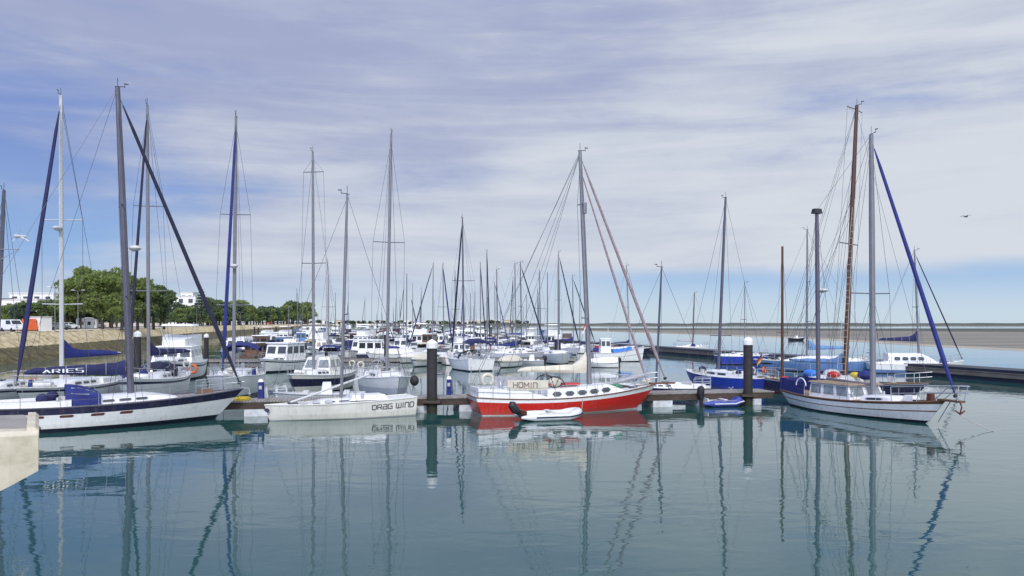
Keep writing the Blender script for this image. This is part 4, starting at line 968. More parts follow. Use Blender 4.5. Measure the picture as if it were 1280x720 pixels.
# --- dark blue wooden-masted ketch behind it
def bluek_extra(root, h, rm, tp):
    inv = rm.inverted(); xz = h.x(.12, 1); Ym = (rm @ Vector((xz, 0, 0))).y; t2 = inv @ Vector((PX(978, Ym), Ym, PZ(308, Ym))); base = Vector((xz, 0, h.sheer(.12)))
    mz = MB().tube([base, t2], [.11, .08], 8).build('mizzen_mast', 'orange_wood', root, True)
    MB().tube([lerp(base, t2, .35) + Vector((0, -.8, 0)), lerp(base, t2, .35) + Vector((0, .8, 0))], .03, 4).build('spreader', 'brown_wood', mz)
    for sd in (1, -1): MB().tube([t2, lerp(base, t2, .35) + Vector((0, sd * .8, 0)), h.deck(.12, sd * .95)], .011, 3).build('shroud', 'wire', root)
    mb_ = Vector((h.x(.55, 1), 0, h.sheer(.55)))
    # ratlines: rope ladder up the shrouds
    a0, a1 = h.deck(.53, -.95), h.deck(.58, -.95); b0 = lerp(mb_, tp, .66) + Vector((-.05, -.06, 0)); b1 = b0 + Vector((.1, 0, 0)); r_ = MB()
    r_.tube([a0, b0], .016, 3); r_.tube([a1, b1], .016, 3)
    for i in range(26): r_.tube([lerp(a0, b0, i / 28), lerp(a1, b1, i / 28)], .014, 3)
    r_.build('ratlines', 'rope', root)
    flag(root, h.deck(0, 0, .2), .75, .5, ['black', 'red', 'yellow'], 'ensign', 1.5)
    rng = random.Random(4)
    for i in range(6):
        l_ = MB(); l_.tube([lerp(mb_, tp, .62 + .06 * i), h.deck(.02 + .09 * i, (-.9 if i % 2 else .9), .05)], .011, 3); l_.build('stay', 'wire', root)
    for t, y, m_, s_ in ((.33, -.35, 'sky_cloth', .36), (.48, -.4, 'red', .30), (.60, -.3, 'yellow', .25), (.66, -.3, 'blue_cloth', .38), (.42, .3, 'gelcoat', .4)):
        MB().ball(h.deck(t, y, .55), s_, 10, 6, sc_=(1.5, 1, .8)).build('covered_gear', m_, root, True)
    MB().box(h.deck(.45, 0, .25), (3.6, 1.5, .5), top=(.9, .85)).build('deckhouse', 'deck_white', root)
sailboat('navy blue ketch with tall orange wooden mast and rope ladder, behind the white ketch', (22.2, 54.2), -46, 11.2, 3.4, (1.05, .9, 1.2), name='wooden_ketch', bands=[(0, .08, 'red_brown'), (.08, .9, 'navy'), (.9, 1, 'gelcoat_grey')], tr=.6, ob=1.3,
         deck='deck_teak', rail='brown_wood', cab=(.3, .62, .4), cabk=dict(n_win=3, mat_='white_paint'), mast=.52, top=(1071, 132), mr=.17, mcol='orange_wood', spreaders=(.50, .985), sw=.42, boom=.34, boom_z=1.6, cover='pale_blue_cloth', cover_h=.40, boom_a=0,
         pulpit=True, extra=bluek_extra, coaming=None, wheel=False, backstays=2)

# =================================================================== BOATS BEHIND THE PONTOON
BL = [(0, .10, 'dark_boot'), (.10, .80, 'gelcoat'), (.80, .90, 'navy'), (.90, 1, 'gelcoat')]
def wind_gen(root, h, rm, tp):
    base = Vector((h.x(.56, 1), 0, h.sheer(.56))); q = lerp(base, tp, .70); inv = rm.inverted(); r3 = inv.to_3x3()
    d = r3 @ Vector((1.15, 0, 0)); g = MB(); g.tube([q, q + d], .025, 4); g.tube([q - Vector((0, 0, .6)), q + d], .02, 4); g.tube([q + d, q + d + Vector((0, 0, .75))], .03, 5); o = g.build('generator_bracket', 'steel', root)
    c = q + d + Vector((0, 0, .8)); g = MB(); g.tube([c + r3 @ Vector((-.25, -.15, 0)), c + r3 @ Vector((.3, .2, 0))], [.09, .06], 8); g.build('wind_generator', 'alu_white', o, True)
    for k in range(3):
        a = R(90 + 120 * k); e = r3 @ Vector((math.cos(a) * .62, .1, math.sin(a) * .62)); MB().tube([c, c + e], [.06, .02], 4, flat=.3).build('blade', 'alu_white', o)
sailboat('yacht at the left picture edge with wind generator on its mast and navy bundled sail', (PX(0, 48.5) - .2, 48.5), 280, 10.5, 3.3, (1.1, 1.0, 1.3), lod=1, mast=.52, top=(5, 238), mr=.14, mcol='alu_dark', spreaders=(.45,), sw=.22, furl=None, boom=.34, boom_z=1.5, boom_a=60, cover='navy_cloth', cover_h=.55, cab=(.3, .7, .4), extra=wind_gen, bands=BL)
sailboat('white-masted yacht with long blue furled foresail, behind the navy lettered sail cover', (PX(80, 48.8), 49.3), 274, 12, 3.6, (1.2, 1.1, 1.4), lod=1, mast=.57, top=(76, 119), mr=.13, mcol='alu_white', spreaders=(.28, .57), sw=.33, furl='navy_cloth', furl_r=.12, boom=.30, boom_a=-38, boom_z=2.4, cover='blue_cloth', cover_h=.55, radar=.54, bands=BL)
sailboat('white yacht with navy sail cover and dark sprayhood, right of the nearest big mast', (-23.2, 51.8), 281, 11.5, 3.6, (1.45, 1.35, 1.7), lod=0, mast=.57, top=(184, 131), mr=.115, mcol='alu', spreaders=(.32, .63), sw=.30, furl='dark_cloth', furl_r=.085, boom=.32, boom_a=-30, boom_z=2.0, cover='navy_cloth', cover_h=.50, hood='dark_cloth', bands=BL)
def lantern(root, h, rm, tp): pass
sailboat('white yacht with bright blue furled foresail and bimini, bow near the yellow coiled hose', (-18.93, 55.0), 281.5, 11.6, 3.6, (1.45, 1.35, 1.7), lod=0, mast=.57, top=(295, 145), mr=.12, mcol='alu', spreaders=(.27, .62), sw=.33, furl='blue_cloth', furl_r=.105, boom=.30, boom_a=0, boom_z=2.0, cover='blue_cloth', cover_h=.42, bimini='blue_cloth', bands=[(0, .06, 'white_paint'), (.06, .14, 'navy'), (.14, 1, 'gelcoat')], radar=.42)
sailboat('white motor-sailer with blue side stripe and cream arched hood, behind the racing sloop', (PX(397, 58), 58.), 262, 9.4, 3.5, (1.25, 1.2, 1.5), lod=0, mast=.58, top=(391, 190), mr=.11, mcol='alu', spreaders=(.22, .50, .91), sw=.26, furl=None, boom=.0, cab=(.50, .80, .4), extra=lambda root, h, rm, tp: house(root, 'doghouse', 'gelcoat_warm', h.x(.24, 1), h.x(.55, 1), 1.15, h.sheer(.4), h.sheer(.4) + 1.25, .7, .35, .72, 2, 'glass_pale', band=(.40, .84)), bands=[(0, .10, 'dark_boot'), (.10, .42, 'gelcoat_warm'), (.42, .80, 'navy'), (.80, 1, 'gelcoat_warm')])
sailboat('grey-white yacht seen bow-on behind the racing sloop, left of the central pile', (PX(482, 55.5), 55.4), 289, 10.2, 3.3, (1.3, 1.2, 1.55), lod=0, mast=.55, top=(489, 168), mr=.11, mcol='alu', spreaders=(.22, .555), sw=.33, furl=None, boom=.30, boom_z=1.2, cover='grey_cloth', cover_h=.3, hood=None, bands=[(0, .08, 'dark_boot'), (.08, .5, 'gelcoat_grey'), (.5, 1, 'gelcoat')])
p = P(519, 492); mb = MB(); mb.ball((0, 0, 0), .30, 12, 8, sc_=(1, 1, 1.15)); mb.tube([(0, 0, .3), (-.1, .1, 1.0)], .02, 4); o = mb.build('ball_fender', 'pile_steel', None, True); o.location = (PX(518, 52.5), 52.5, 1.15); tag(o, 'round dark grey ball fender hanging at the rail of the bow-on grey yacht', 'fender')
sailboat('small low sailboat with navy deck stripe, its mast just right of the red boat bow', (PX(826, 55), 55), 165, 6.6, 2.3, (.6, .55, .75), lod=1, mast=.55, top=(827, 334), mr=.075, mcol='alu_dark', spreaders=(.5,), sw=.3, boom=.0, furl=None, cab=(.35, .7, .3), bands=[(0, .3, 'gelcoat'), (.3, .95, 'navy'), (.95, 1, 'gelcoat')])
motorboat('low white hull with flat deck lying behind the white racing sloop', (PX(400, 50.5), 50.4), 190, 5.6, 1.9, (.5, .48, .6), 'open', name='skiff', cat='skiff', motor=False, bands=[(0, 1, 'gelcoat')])
# --- right side, along the breakwater
def M_(px, Y): return (PX(px, Y), Y)
sailboat('white motor-sailer with navy boom cover, moored at the breakwater right of the orange mast', M_(1143, 79), -9, 9.0, 3.1, (1.0, .9, 1.25), lod=0, cab=(.20, .72, 1.05), cabk=dict(n_win=4, win=(.45, .82), kw=.7), mast=.55, top=(1143, 313), mr=.10, mcol='alu', spreaders=(.5,), sw=.3, boom=.40, boom_z=2.2, cover='navy_cloth', cover_h=.5, furl='dark_cloth', furl_r=.06, bands=[(0, .08, 'dark_boot'), (.08, .4, 'light_blue_hull'), (.4, 1, 'gelcoat')], wheel=False)
sailboat('long yacht with pale blue hull and covers lying at the breakwater behind the orange mast', M_(1018, 82), 172, 12., 3.3, (1.2, 1.05, 1.2), lod=0, mast=.56, top=(1009, 287), mr=.10, mcol='alu', spreaders=(.30, .60), sw=.36, boom=.34, boom_z=1.2, cover='pale_blue_cloth', cover_h=.5, furl=None, bands=[(0, .1, 'dark_boot'), (.1, .78, 'light_blue_hull'), (.78, 1, 'pale_blue_cloth')], cab=(.25, .75, .55), wheel=False)
sailboat('small blue yacht tied to the breakwater, half hidden by the right capped pile', M_(929, 96), 10, 6.6, 2.5, (1.05, 1., 1.15), lod=1, bands=[(0, .1, 'dark_boot'), (.1, 1, 'blue_hull')], mast=.52, top=(931, 354), mr=.055, mcol='alu', spreaders=(.5,), boom=0, furl=None)
sailboat('small white yacht with brown wooden mast tied up alone at the breakwater', M_(865, 137), 5, 6.0, 2.2, (.9, .85, 1.1), lod=1, bands=[(0, .06, 'dark_boot'), (.06, 1, 'gelcoat')], mast=.52, top=(868, 366), mr=.11, mcol='brown_wood', spreaders=(), boom=.42, cover='grey_cloth', furl=None, pulpit=True, bowsprit=.8)
motorboat('white wooden fishing boat with blue tarpaulin and high bow, beyond the red boat mast', M_(773, 103), 4, 6.7, 2.5, (1.1, 1.15, 1.95), 'fishing', name='fishing_boat', cat='fishing boat', canvas='sky_cloth', bands=[(0, .06, 'dark_boot'), (.06, .5, 'gelcoat'), (.5, .56, 'rubber_grey'), (.56, 1, 'gelcoat')], motor=False, ob=.3)
sailboat('white yacht with navy hull stripe, its mast behind the two pink furled sails', M_(787, 128), 12, 7.2, 2.5, (.9, .85, 1.0), lod=1, bands=[(0, .1, 'dark_boot'), (.1, 1, 'navy')], mast=.50, top=(783, 332), mr=.08, mcol='alu', spreaders=(.5,), boom=.35, cover='navy_cloth', furl='pink_sail', furl_r=.05)
motorboat('small red and blue open boat at the left end of the breakwater', M_(757, 150), 8, 5.0, 2.0, (.8, .75, 1.0), 'open', bands=[(0, .5, 'blue_hull'), (.5, 1, 'red')], motor=False)
motorboat('white dinghy with a black outboard, between the red boat mast and the fishing boat', M_(752, 89), 175, 3.6, 1.6, (.6, .5, .7), 'covered', canvas='gelcoat', name='tender', cat='tender')
motorboat('dark stranded skiff lying on the mudflat edge right of the brown mast', (PX(997, 230), 230), 20, 5.4, 2.0, (.7, .6, 1.0), 'open', name='skiff', cat='skiff', bands=[(0, 1, 'black')], motor=False)
# --- centre
def stern_extra(root, h, rm, tp):
    m_ = MB(); x = -h.L / 2 - .03; 
    for k in range(6): m_.tube([(x, 0, h.sheer(0) + .55), (x, .55 * math.cos(k * math.pi / 3), h.sheer(0) + .55 + .55 * math.sin(k * math.pi / 3))], .02, 4)
    m_.ring((x, 0, h.sheer(0) + .55), .55, .025, 'X', 16, 4); m_.build('wind_vane_frame', 'steel', root)
sailboat('white yacht seen stern-on with a navy bimini, in the centre right of the capped pile', M_(582, 86.5), 111, 10.6, 3.5, (1.25, 1.1, 1.4), lod=0, tr=.82, mast=.56, top=(578, 272), mr=.10, mcol='alu_dark', spreaders=(.55,), sw=.36, furl='dark_cloth', furl_r=.10, boom=.34, boom_z=2.2, cover='grey_cloth', cover_h=.35, bimini='navy_cloth', hood='dark_cloth', bands=[(0, .1, 'dark_boot'), (.1, 1, 'gelcoat')], extra=stern_extra)
motorboat('cream covered motorboat to the right of the stern-on white yacht', M_(634, 90), 250, 5.2, 2.2, (.7, .65, .8), 'covered', lod=1)
motorboat('cream covered motorboat just left of the central capped pile', M_(527, 92), 255, 5.6, 2.3, (.8, .75, .9), 'covered', lod=1)
motorboat('pale covered speedboat left of the cream covered one near the central pile', M_(513, 100), 240, 5.2, 2.1, (.7, .65, .8), 'covered', lod=1, canvas='gelcoat_warm')
def tube_boat(): pass
motorboat('grey inflatable tender tied to the second pontoon right of the covered motorboat', M_(662, 96), 178, 3.4, 1.5, (.45, .42, .5), 'open', name='tender', cat='tender', bands=[(0, 1, 'rubber_grey')])
motorboat('pale blue cabin cruiser with dark windscreen, left of the pile behind the cream sail cover', M_(694, 107), 330, 5.4, 2.3, (.95, .9, 1.15), 'cuddy', canvas=None, color='light_blue_hull', bands=[(0, .1, 'dark_boot'), (.1, .9, 'pale_blue_cloth'), (.9, 1, 'gelcoat')])
motorboat('white boat with navy hull and three-window wheelhouse, seen from astern left of centre', M_(465, 108), 95, 7.5, 4.0, (.95, .9, 1.2), 'stern_house', name='wheelhouse_boat', bands=[(0, .1, 'dark_boot'), (.1, .9, 'navy'), (.9, 1, 'gelcoat')], motor=False)
motorboat('white flybridge cruiser with a flat top, right of the nearest big mast', M_(219, 70), 282, 11, 4.2, (1.5, 1.4, 1.9), 'fly', name='flybridge_cruiser', cat='motor yacht', motor=False)
o = MB().ring((0, 0, 0), .30, .09, 'Y', 18, 7).build('life_ring', 'orange', None, True); o.location = (PX(241, 62), 62, PZ(461, 62)); tag(o, 'orange ring lifebuoy hung at the rail of the flybridge cruiser', 'lifebuoy')
motorboat('white cruiser with a rounded arch top, behind the blue furled foresail', M_(298, 108), 268, 8.5, 3.6, (1.4, 1.3, 1.7), 'hardtop', motor=False, canvas=None)
motorboat('white motorboat with dark cabin sides, right of the blue bimini', M_(350, 82), 255, 7.6, 3.1, (1.2, 1.1, 1.45), 'stern_house', motor=True)
motorboat('motorboat with white hull and blue canopy, left of the wheelhouse boat', M_(416, 103), 88, 6., 3.2, (.95, .9, 1.1), 'cuddy', canvas='blue_cloth')
motorboat('white motorboat with navy canopy bar, behind the white motor-sailer', M_(343, 128), 272, 6.4, 2.6, (1, .95, 1.2), 'cuddy', canvas='navy_cloth')
motorboat('two-window white sportsboat, right of the navy canopy boat', M_(363, 118), 275, 6., 2.7, (1, .95, 1.2), 'hardtop')
motorboat('white boat with yellow canvas, upper left of the wheelhouse boat', M_(383, 128), 262, 5.6, 2.3, (.9, .85, 1.1), 'cuddy', canvas='yellow')
motorboat('white cabin boat behind the mast of the white motor-sailer', M_(402, 118), 280, 6., 2.4, (.9, .85, 1.1), 'hardtop')
motorboat('white open motorboat, rightmost of the row behind the wheelhouse boat', M_(519, 130), 285, 6., 2.4, (.9, .85, 1.1), 'cuddy', canvas=None)
motorboat('white motor cruiser between the wheelhouse boat and the central pile', M_(502, 122), 264, 7., 2.9, (1.1, 1.0, 1.3), 'hardtop')
motorboat('small white cuddy boat left of the stern-on white yacht', M_(553, 101), 258, 5.6, 2.4, (.9, .85, 1.1), 'cuddy', canvas='gelcoat_warm')
SB = [('white sloop with blue furled foresail above the central pile', 555, 118, 330, 'blue_cloth', 'blue_cloth', 75), ('white sloop with navy sail cover behind the stern-on yacht', 569, 135, 340, None, 'navy_cloth', 82),
      ('white sloop with blue sail cover right of the stern-on yacht', 645, 106, 330, None, 'blue_cloth', 350), ('white sloop with navy sail cover and dark furled foresail, left of pale blue cruiser', 652, 116, 328, 'dark_cloth', 'navy_cloth', 340),
      ('white sloop with a slender mast behind the covered motorboat', 622, 124, 337, None, 'navy_cloth', 8), ('white sloop with turquoise cover, left of the pile behind the cream sail cover', 676, 134, 338, None, 'sky_cloth', 265),
      ('white sloop with blue sail cover and dark furled foresail, right of the small cruiser pile', 717, 140, 345, 'dark_cloth', 'blue_cloth', 5), ('white yacht with a taller mast left of the red boat mast', 699, 126, 315, 'dark_cloth', 'navy_cloth', 320),
      ('white sloop with grey cover beside the bare leaning mast', 411, 108, 327, 'grey_cloth', 'grey_cloth', 278), ('small white sloop with bare boom far left of the bare leaning mast', 373, 190, 362, None, 'grey_cloth', 270)]
for lb, px, Y, ty, fu, cv, hd in SB:
    sailboat(lb, M_(px, Y), hd, random.Random(px).uniform(7.5, 9.2), 2.8, (1.0, .95, 1.2), lod=1, mast=.5, top=(px + random.Random(px).uniform(-2, 1), ty), mr=.085, mcol='alu' if px % 2 else 'alu_dark', spreaders=(.5,), sw=.30, furl=fu, furl_r=.10, boom=.36, cover=cv, cover_h=.38, bands=BL if px % 3 else [(0, .1, 'dark_boot'), (.1, 1, 'gelcoat_grey')])

# =================================================================== FAR PACKED ROWS (copies)
protos = []
def proto(tree, n): protos.append((snapshot(tree), n))
G = 'boats packed in the far rows of the marina'
OFF = (0, 0)
fs = []
for lb, cv, fu, mh in (('far white sloop with navy sail cover in the packed rows of the marina', 'navy_cloth', None, 10.5), ('far white sloop with blue furled foresail in the packed rows of the marina', 'blue_cloth', 'blue_cloth', 12.), ('far white sloop with pale sail cover in the packed rows of the marina', 'grey_cloth', None, 9.0), ('far white sloop with dark furled foresail in the packed rows of the marina', None, 'dark_cloth', 13.5)):
    t = sailboat(lb, OFF, 0, 8.2, 2.7, (1.0, .95, 1.2), lod=2, mh=mh, mr=.075, mcol='alu', furl=fu, furl_r=.075, boom=.36 if cv else 0, cover=cv, cover_h=.4, rigs=False, bands=[(0, .1, 'dark_boot'), (.1, 1, 'gelcoat')], cabk=dict(n_win=1, n=5), group=G); fs.append(snapshot(t))
fm = []
for lb, kd, cv, co in (('far white motorboat with cream canopy in the packed rows of the marina', 'cuddy', 'cream_cloth', 'gelcoat'), ('far white motorboat with navy canopy in the packed rows of the marina', 'cuddy', 'navy_cloth', 'gelcoat'), ('far white cabin motorboat with hard roof in the packed rows of the marina', 'hardtop', None, 'gelcoat'),
                   ('far white motorboat under a pale tarpaulin in the packed rows of the marina', 'covered', 'gelcoat_warm', 'gelcoat'), ('far white motorboat with blue cover in the packed rows of the marina', 'covered', 'blue_cloth', 'gelcoat'), ('far open white motorboat with a console in the packed rows of the marina', 'open', None, 'gelcoat_warm'), ('far pale blue cabin motorboat in the packed rows of the marina', 'hardtop', None, 'light_blue_hull'), ('far navy hulled motorboat with cream canopy in the packed rows of the marina', 'cuddy', 'cream_cloth', 'navy'), ('far wooden brown motorboat in the packed rows of the marina', 'stern_house', None, 'brown_wood'), ('far white flybridge cruiser in the packed rows of the marina', 'fly', None, 'gelcoat')):
    L_ = 9. if kd == 'fly' else 6.2; t = motorboat(lb, OFF, 0, L_, 2.5 if kd != 'fly' else 3.4, (.95, .9, 1.2), kd, lod=2, canvas=cv, color=co, group=G, bands=[(0, .1, 'dark_boot'), (.1, .85, co), (.85, .92, 'navy' if kd != 'open' else 'red'), (.92, 1, co)]); fm.append(snapshot(t))
rng = random.Random(21); first = set(); cnt = 0
def place(tr, loc, rz, s):
    o = tr[0]
    if o.name not in first: first.add(o.name); o.location = loc; o.rotation_euler = (0, 0, rz); o.scale = (s, s, s)
    else: dup(tr, loc, rz, scale=(s, s, s))
ROWS = [(96, 545, 720, 5.2), (104, 292, 565, 4.4), (113, 285, 700, 4.4), (122, 290, 690, 4.4), (133, 296, 735, 4.4), (146, 300, 690, 4.4), (158, 305, 700, 4.2), (172, 310, 640, 4.2), (188, 318, 720, 4.6), (206, 325, 600, 4.6), (228, 330, 690, 5.), (252, 338, 600, 5), (285, 345, 680, 6.), (325, 352, 620, 6.), (375, 360, 640, 7), (440, 366, 600, 8), (530, 372, 580, 10), (640, 378, 560, 12)]
HAND = [(o.location.x, o.location.y) for o in bpy.data.objects if o.get('category') and o.location.y > 60 and not o.get('group')]
for Y, x0, x1, stp in ROWS:
    x = PX(x0, Y) + rng.uniform(0, 2)
    while x < PX(x1, Y):
        pxx = CX + F * x / Y
        if any(abs(x - a) < 2.6 and abs(Y - b) < 5 for a, b in HAND): x += 1.2; continue
        sail = rng.random() < (.16 if pxx < 500 else .36)
        yy = Y + rng.uniform(-2.5, 2.5); hd = R(rng.choice((90, 270)) + rng.uniform(-16, 16)) if rng.random() < .75 else R(rng.uniform(0, 360))
        tr = rng.choice((fs[0], fs[0], fs[1], fs[2], fs[2], fs[2], fs[3])) if sail else rng.choice(fm[:6] + fm[:6] + fm[6:9] + fm[:1] if rng.random() < .93 else fm[9:])
        place(tr, (x, yy, 0), hd, rng.uniform(.82, 1.18)); cnt += 1
        x += stp * rng.uniform(.75, 1.35) * (.8 if not sail else 1)
for tr in fs + fm:
    if tr[0].name not in first: place(tr, (PX(480, 300), 300, 0), 1.5, 1)
print('far boats', cnt)
for i, (Y, x0, x1) in enumerate(((101, 250, 720), (152, 300, 720), (180, 310, 700), (216, 325, 680), (268, 345, 650), (350, 360, 640))):
    pontoon('far marina pontoon between the packed rows of boats' if i else 'second marina pontoon running behind the stern-on white yacht', (PX(x0, Y), Y - 1), (PX(x1, Y), Y + 2), 1.6, .5, side='pontoon_deck', group='far marina pontoons' if i else None)

# =================================================================== PONTOON FURNITURE
d_ = (Vector((*pb, 0)) - Vector((*pa, 0))).normalized()
def on_pontoon(px, off=0.):
    # point of the near pontoon seen in picture column px
    k = (px - CX) / F; a = Vector((*pa, 0)); s_ = (k * a.y - a.x) / (d_.x - k * d_.y); q = a + d_ * s_ + Vector((-d_.y, d_.x, 0)) * off; return Vector((q.x, q.y, .80))
def pedestal(px, label):
    q = on_pontoon(px, .6); t = thing('power_pedestal', label, 'power pedestal', q)
    MB().box((0, 0, .45), (.30, .26, .9), top=(.85, .85)).build('post', 'blue_cloth', t); MB().box((0, 0, .98), (.27, .23, .16), top=(.6, .6)).build('lamp_head', 'white_paint', t); MB().box((0, -.135, .6), (.16, .02, .2)).build('socket_panel', 'rubber_grey', t)
pedestal(325, 'blue power pedestal on the pontoon between the big yacht bow and racing sloop')
pedestal(563, 'blue power pedestal on the pontoon between the central pile and the red boat')
q = on_pontoon(303, -.2); mb = MB()
for k in range(4): mb.ring((0, 0, .03 + .035 * k), .42 - .03 * (k % 2), .03, 'Z', 16, 5)
o = mb.build('hose', 'yellow', None, True); o.location = q; tag(o, 'coiled yellow hose on the pontoon at the bow of the big white yacht', 'hose')
# railing at the left end by the central pile
q = on_pontoon(529, -.75); t = thing('boarding_ladder', 'low white pontoon ladder left of the central capped pile', 'ladder', q)
g = MB()
for x in (-.2, .2): g.tube([(x, 0, -.7), (x, 0, .75), (x, .35, .75), (x, .35, .0)], .022, 5)
for z in (-.55, -.25, .05): g.tube([(-.2, 0, z), (.2, 0, z)], .018, 4)
g.build('frame', 'steel', t)
def mooring(a, b, label, sag=.25):
    a, b = Vector(a), Vector(b); pts = [lerp(a, b, i / 8) - Vector((0, 0, sag * math.sin(math.pi * i / 8))) for i in range(9)]; o = MB().tube(pts, .018, 4).build('mooring_rope', 'rope', None, True); tag(o, label, 'rope')
mooring((-14.3, 41.6, 1.45), on_pontoon(300, .8), 'pale mooring rope from the big white yacht bow to the pontoon')
mooring((-1.9, 44.6, 1.2), on_pontoon(560, .4), 'pale mooring rope from the red boat stern to the pontoon')
mooring((17.1, 49.0, .8), on_pontoon(975, 0), 'pale mooring rope from the white ketch stern to the pontoon end')
mooring((PX(740, 40.5), 45.2, 1.2), (PX(727, 41), 41.0, .45), 'thin painter from the white dinghy up to the red boat', .1)
a = P(1187, 531); mooring((20.9, 37.4, .6), (22.1, 36.0, -.1), 'thin anchor line from the white ketch bow down into the water', .1)
for k, (px, sd) in enumerate(()): pass

# =================================================================== LEFT SHORE
def shore(px, d, extra=0.):
    """point at offset d from the bank's water edge, in picture column px"""
    pl = bankoff(d, PZT); best = None
    for a, b in zip(pl[:-1], pl[1:]):
        for i in range(60):
            q = lerp(a, b, i / 60)
            if q.y < 60: continue
            e = abs(CX + F * q.x / q.y - px)
            if best is None or e < best[0]: best = (e, q)
    return best[1].copy()
def car(label, loc, hd, m, van=False, truck=False):
    t = thing('van' if van else 'parked_car', label, 'van' if van else 'car', loc, R(hd)); L, W = (4.6, 1.8) if van else (4.2, 1.75)
    prof = [(-L / 2, .35), (-L / 2, .95), (-L * .46, 1.05), (L * .12, 1.02), (L * .45, .92), (L / 2, .7), (L / 2, .35)]
    mb = MB(); mb.loft([[Vector((x, y, z)) for x, z in prof] for y in (-W / 2, W / 2)], closed=True, caps=True); mb.build('body', m, t)
    xs = (-L / 2 + .05, -L / 2 + .1, L * .14, L * .30) if van else (-L * .46, -L * .34, L * .08, L * .26); zt = 1.85 if van else 1.45
    c = [Vector((xs[0], -W / 2 + .04, 1.0)), Vector((xs[3], -W / 2 + .04, 1.0)), Vector((xs[3], W / 2 - .04, 1.0)), Vector((xs[0], W / 2 - .04, 1.0))]
    u = [Vector((xs[1], -W * .40, zt)), Vector((xs[2], -W * .40, zt)), Vector((xs[2], W * .40, zt)), Vector((xs[1], W * .40, zt))]
    cab_ = MB().add(c + u, [(4, 5, 6, 7), (0, 1, 5, 4), (1, 2, 6, 5), (2, 3, 7, 6), (3, 0, 4, 7)]).build('cab', m, t)
    for a, b, d, e, nrm, n in ((c[0], c[1], u[1], u[0], (0, -1, .15), 2), (c[2], c[3], u[3], u[2], (0, 1, .15), 2), (c[1], c[2], u[2], u[1], (1, 0, .5), 1), (c[3], c[0], u[0], u[3], (-1, 0, .2), 1)):
        for k in range(n):
            if van and n == 2 and k == (0 if nrm[1] < 0 else 1): continue
            q = lambda uu, v: lerp(lerp(a, b, uu), lerp(e, d, uu), v); w_ = MB(); pane(w_, q((k + .08) / n, .15), q((k + .92) / n, .15), q((k + .92) / n, .85), q((k + .08) / n, .85), nrm); w_.build('window', 'glass_dark', cab_)
    for x in (-L * .30, L * .30):
        for y in (-W / 2 + .08, W / 2 - .08): MB().tube([(x, y - .1, .32), (x, y + .1, .32)], .32, 12).build('wheel', 'tyre', t)
    for y in (-.6, .6): MB().box((L / 2 - .02, y, .72), (.08, .32, .14)).build('headlight', 'glass_pale', t)
    return t
q = shore(16, 10.5); car('white van parked on the promenade at the left picture edge', q, -32, 'car_white', van=True)
q = shore(2, 15); car('blue car parked behind the white van at the left picture edge', q, -28, 'car_blue')
q = shore(72, 13); car('dark grey car parked right of the white kiosk', q, 60, 'car_grey')
q = shore(86, 15); car('white car parked right of the white kiosk, beyond the dark grey car', q, 70, 'car_white')
q = shore(122, 20); car('silver-white car parked under the palms near the white-masted yacht', q, 70, 'car_white')
q = shore(51, 10.5); t = thing('kiosk', 'white box kiosk with a small window on the promenade beside an orange tarp', 'kiosk', q, R(-20))
MB().box((0, 0, 1.15), (2.6, 2.2, 2.3)).build('wall', 'wall_white', t); MB().box((0, 0, 2.36), (2.8, 2.4, .1)).build('roof', 'roof_white', t)
w_ = MB(); w_.box((.35, -1.105, 1.4), (.7, .03, .7)); w_.build('window', 'glass_pale', t); w_ = MB(); w_.box((-.7, -1.105, 1.0), (.75, .03, 1.9)); w_.build('door', 'rubber_grey', t)
q = shore(36, 11.5); t = thing('tarp_stall', 'orange tarp stall between the white van and the kiosk', 'stall', q, R(-20))
MB().box((0, 0, 1.0), (1.9, 1.8, 2.0), top=(.7, .8)).build('tarp', 'orange', t); MB().box((0, 0, .1), (2.0, 1.9, .2)).build('base', 'brown_wood', t)
# railings/stalls, white, near the palms
for k, (px, dd, hh) in enumerate(((103, 17, 2.2), (110, 17, 2.4), (117, 18, 2.1))):
    q = shore(px, dd); t = thing('promenade_stall', ('left', 'middle', 'right')[k] + ' one of three small white stalls in front of the big green trees', 'stall', q, R(15))
    MB().box((0, 0, hh / 2), (1.9, 1.8, hh)).build('wall', 'wall_white', t); MB().box((0, 0, hh + .12), (2.2, 2.1, .24), top=(.5, .5)).build('roof', 'roof_white', t)
    w_ = MB(); w_.box((0, -.91, 1.3), (1.2, .03, .8)); w_.build('counter_opening', 'glass_dark', t)
# promenade lamp posts
lp = None
for k, px in enumerate((69, 96, 146, 190, 246, 300, 338)):
    q = shore(px, 8.5 if px < 100 else 9)
    if lp is None:
        lt = thing('lamp_post', 'tall grey promenade lamp post with a double white head', 'lamp post', q, 0, 'promenade lamp posts')
        MB().tube([(0, 0, 0), (0, 0, 7.2)], [.09, .05], 6).build('post', 'alu', lt, True); g = MB(); g.tube([(-1.0, 0, 7.35), (0, 0, 7.15), (1.0, 0, 7.35)], .035, 4); g.build('arm', 'alu', lt)
        for s_ in (-1, 1): MB().box((s_ * .95, 0, 7.38), (.55, .2, .1)).build('lamp_head', 'white_paint', lt)
        lp = snapshot(lt)
    else: dup(lp, q)
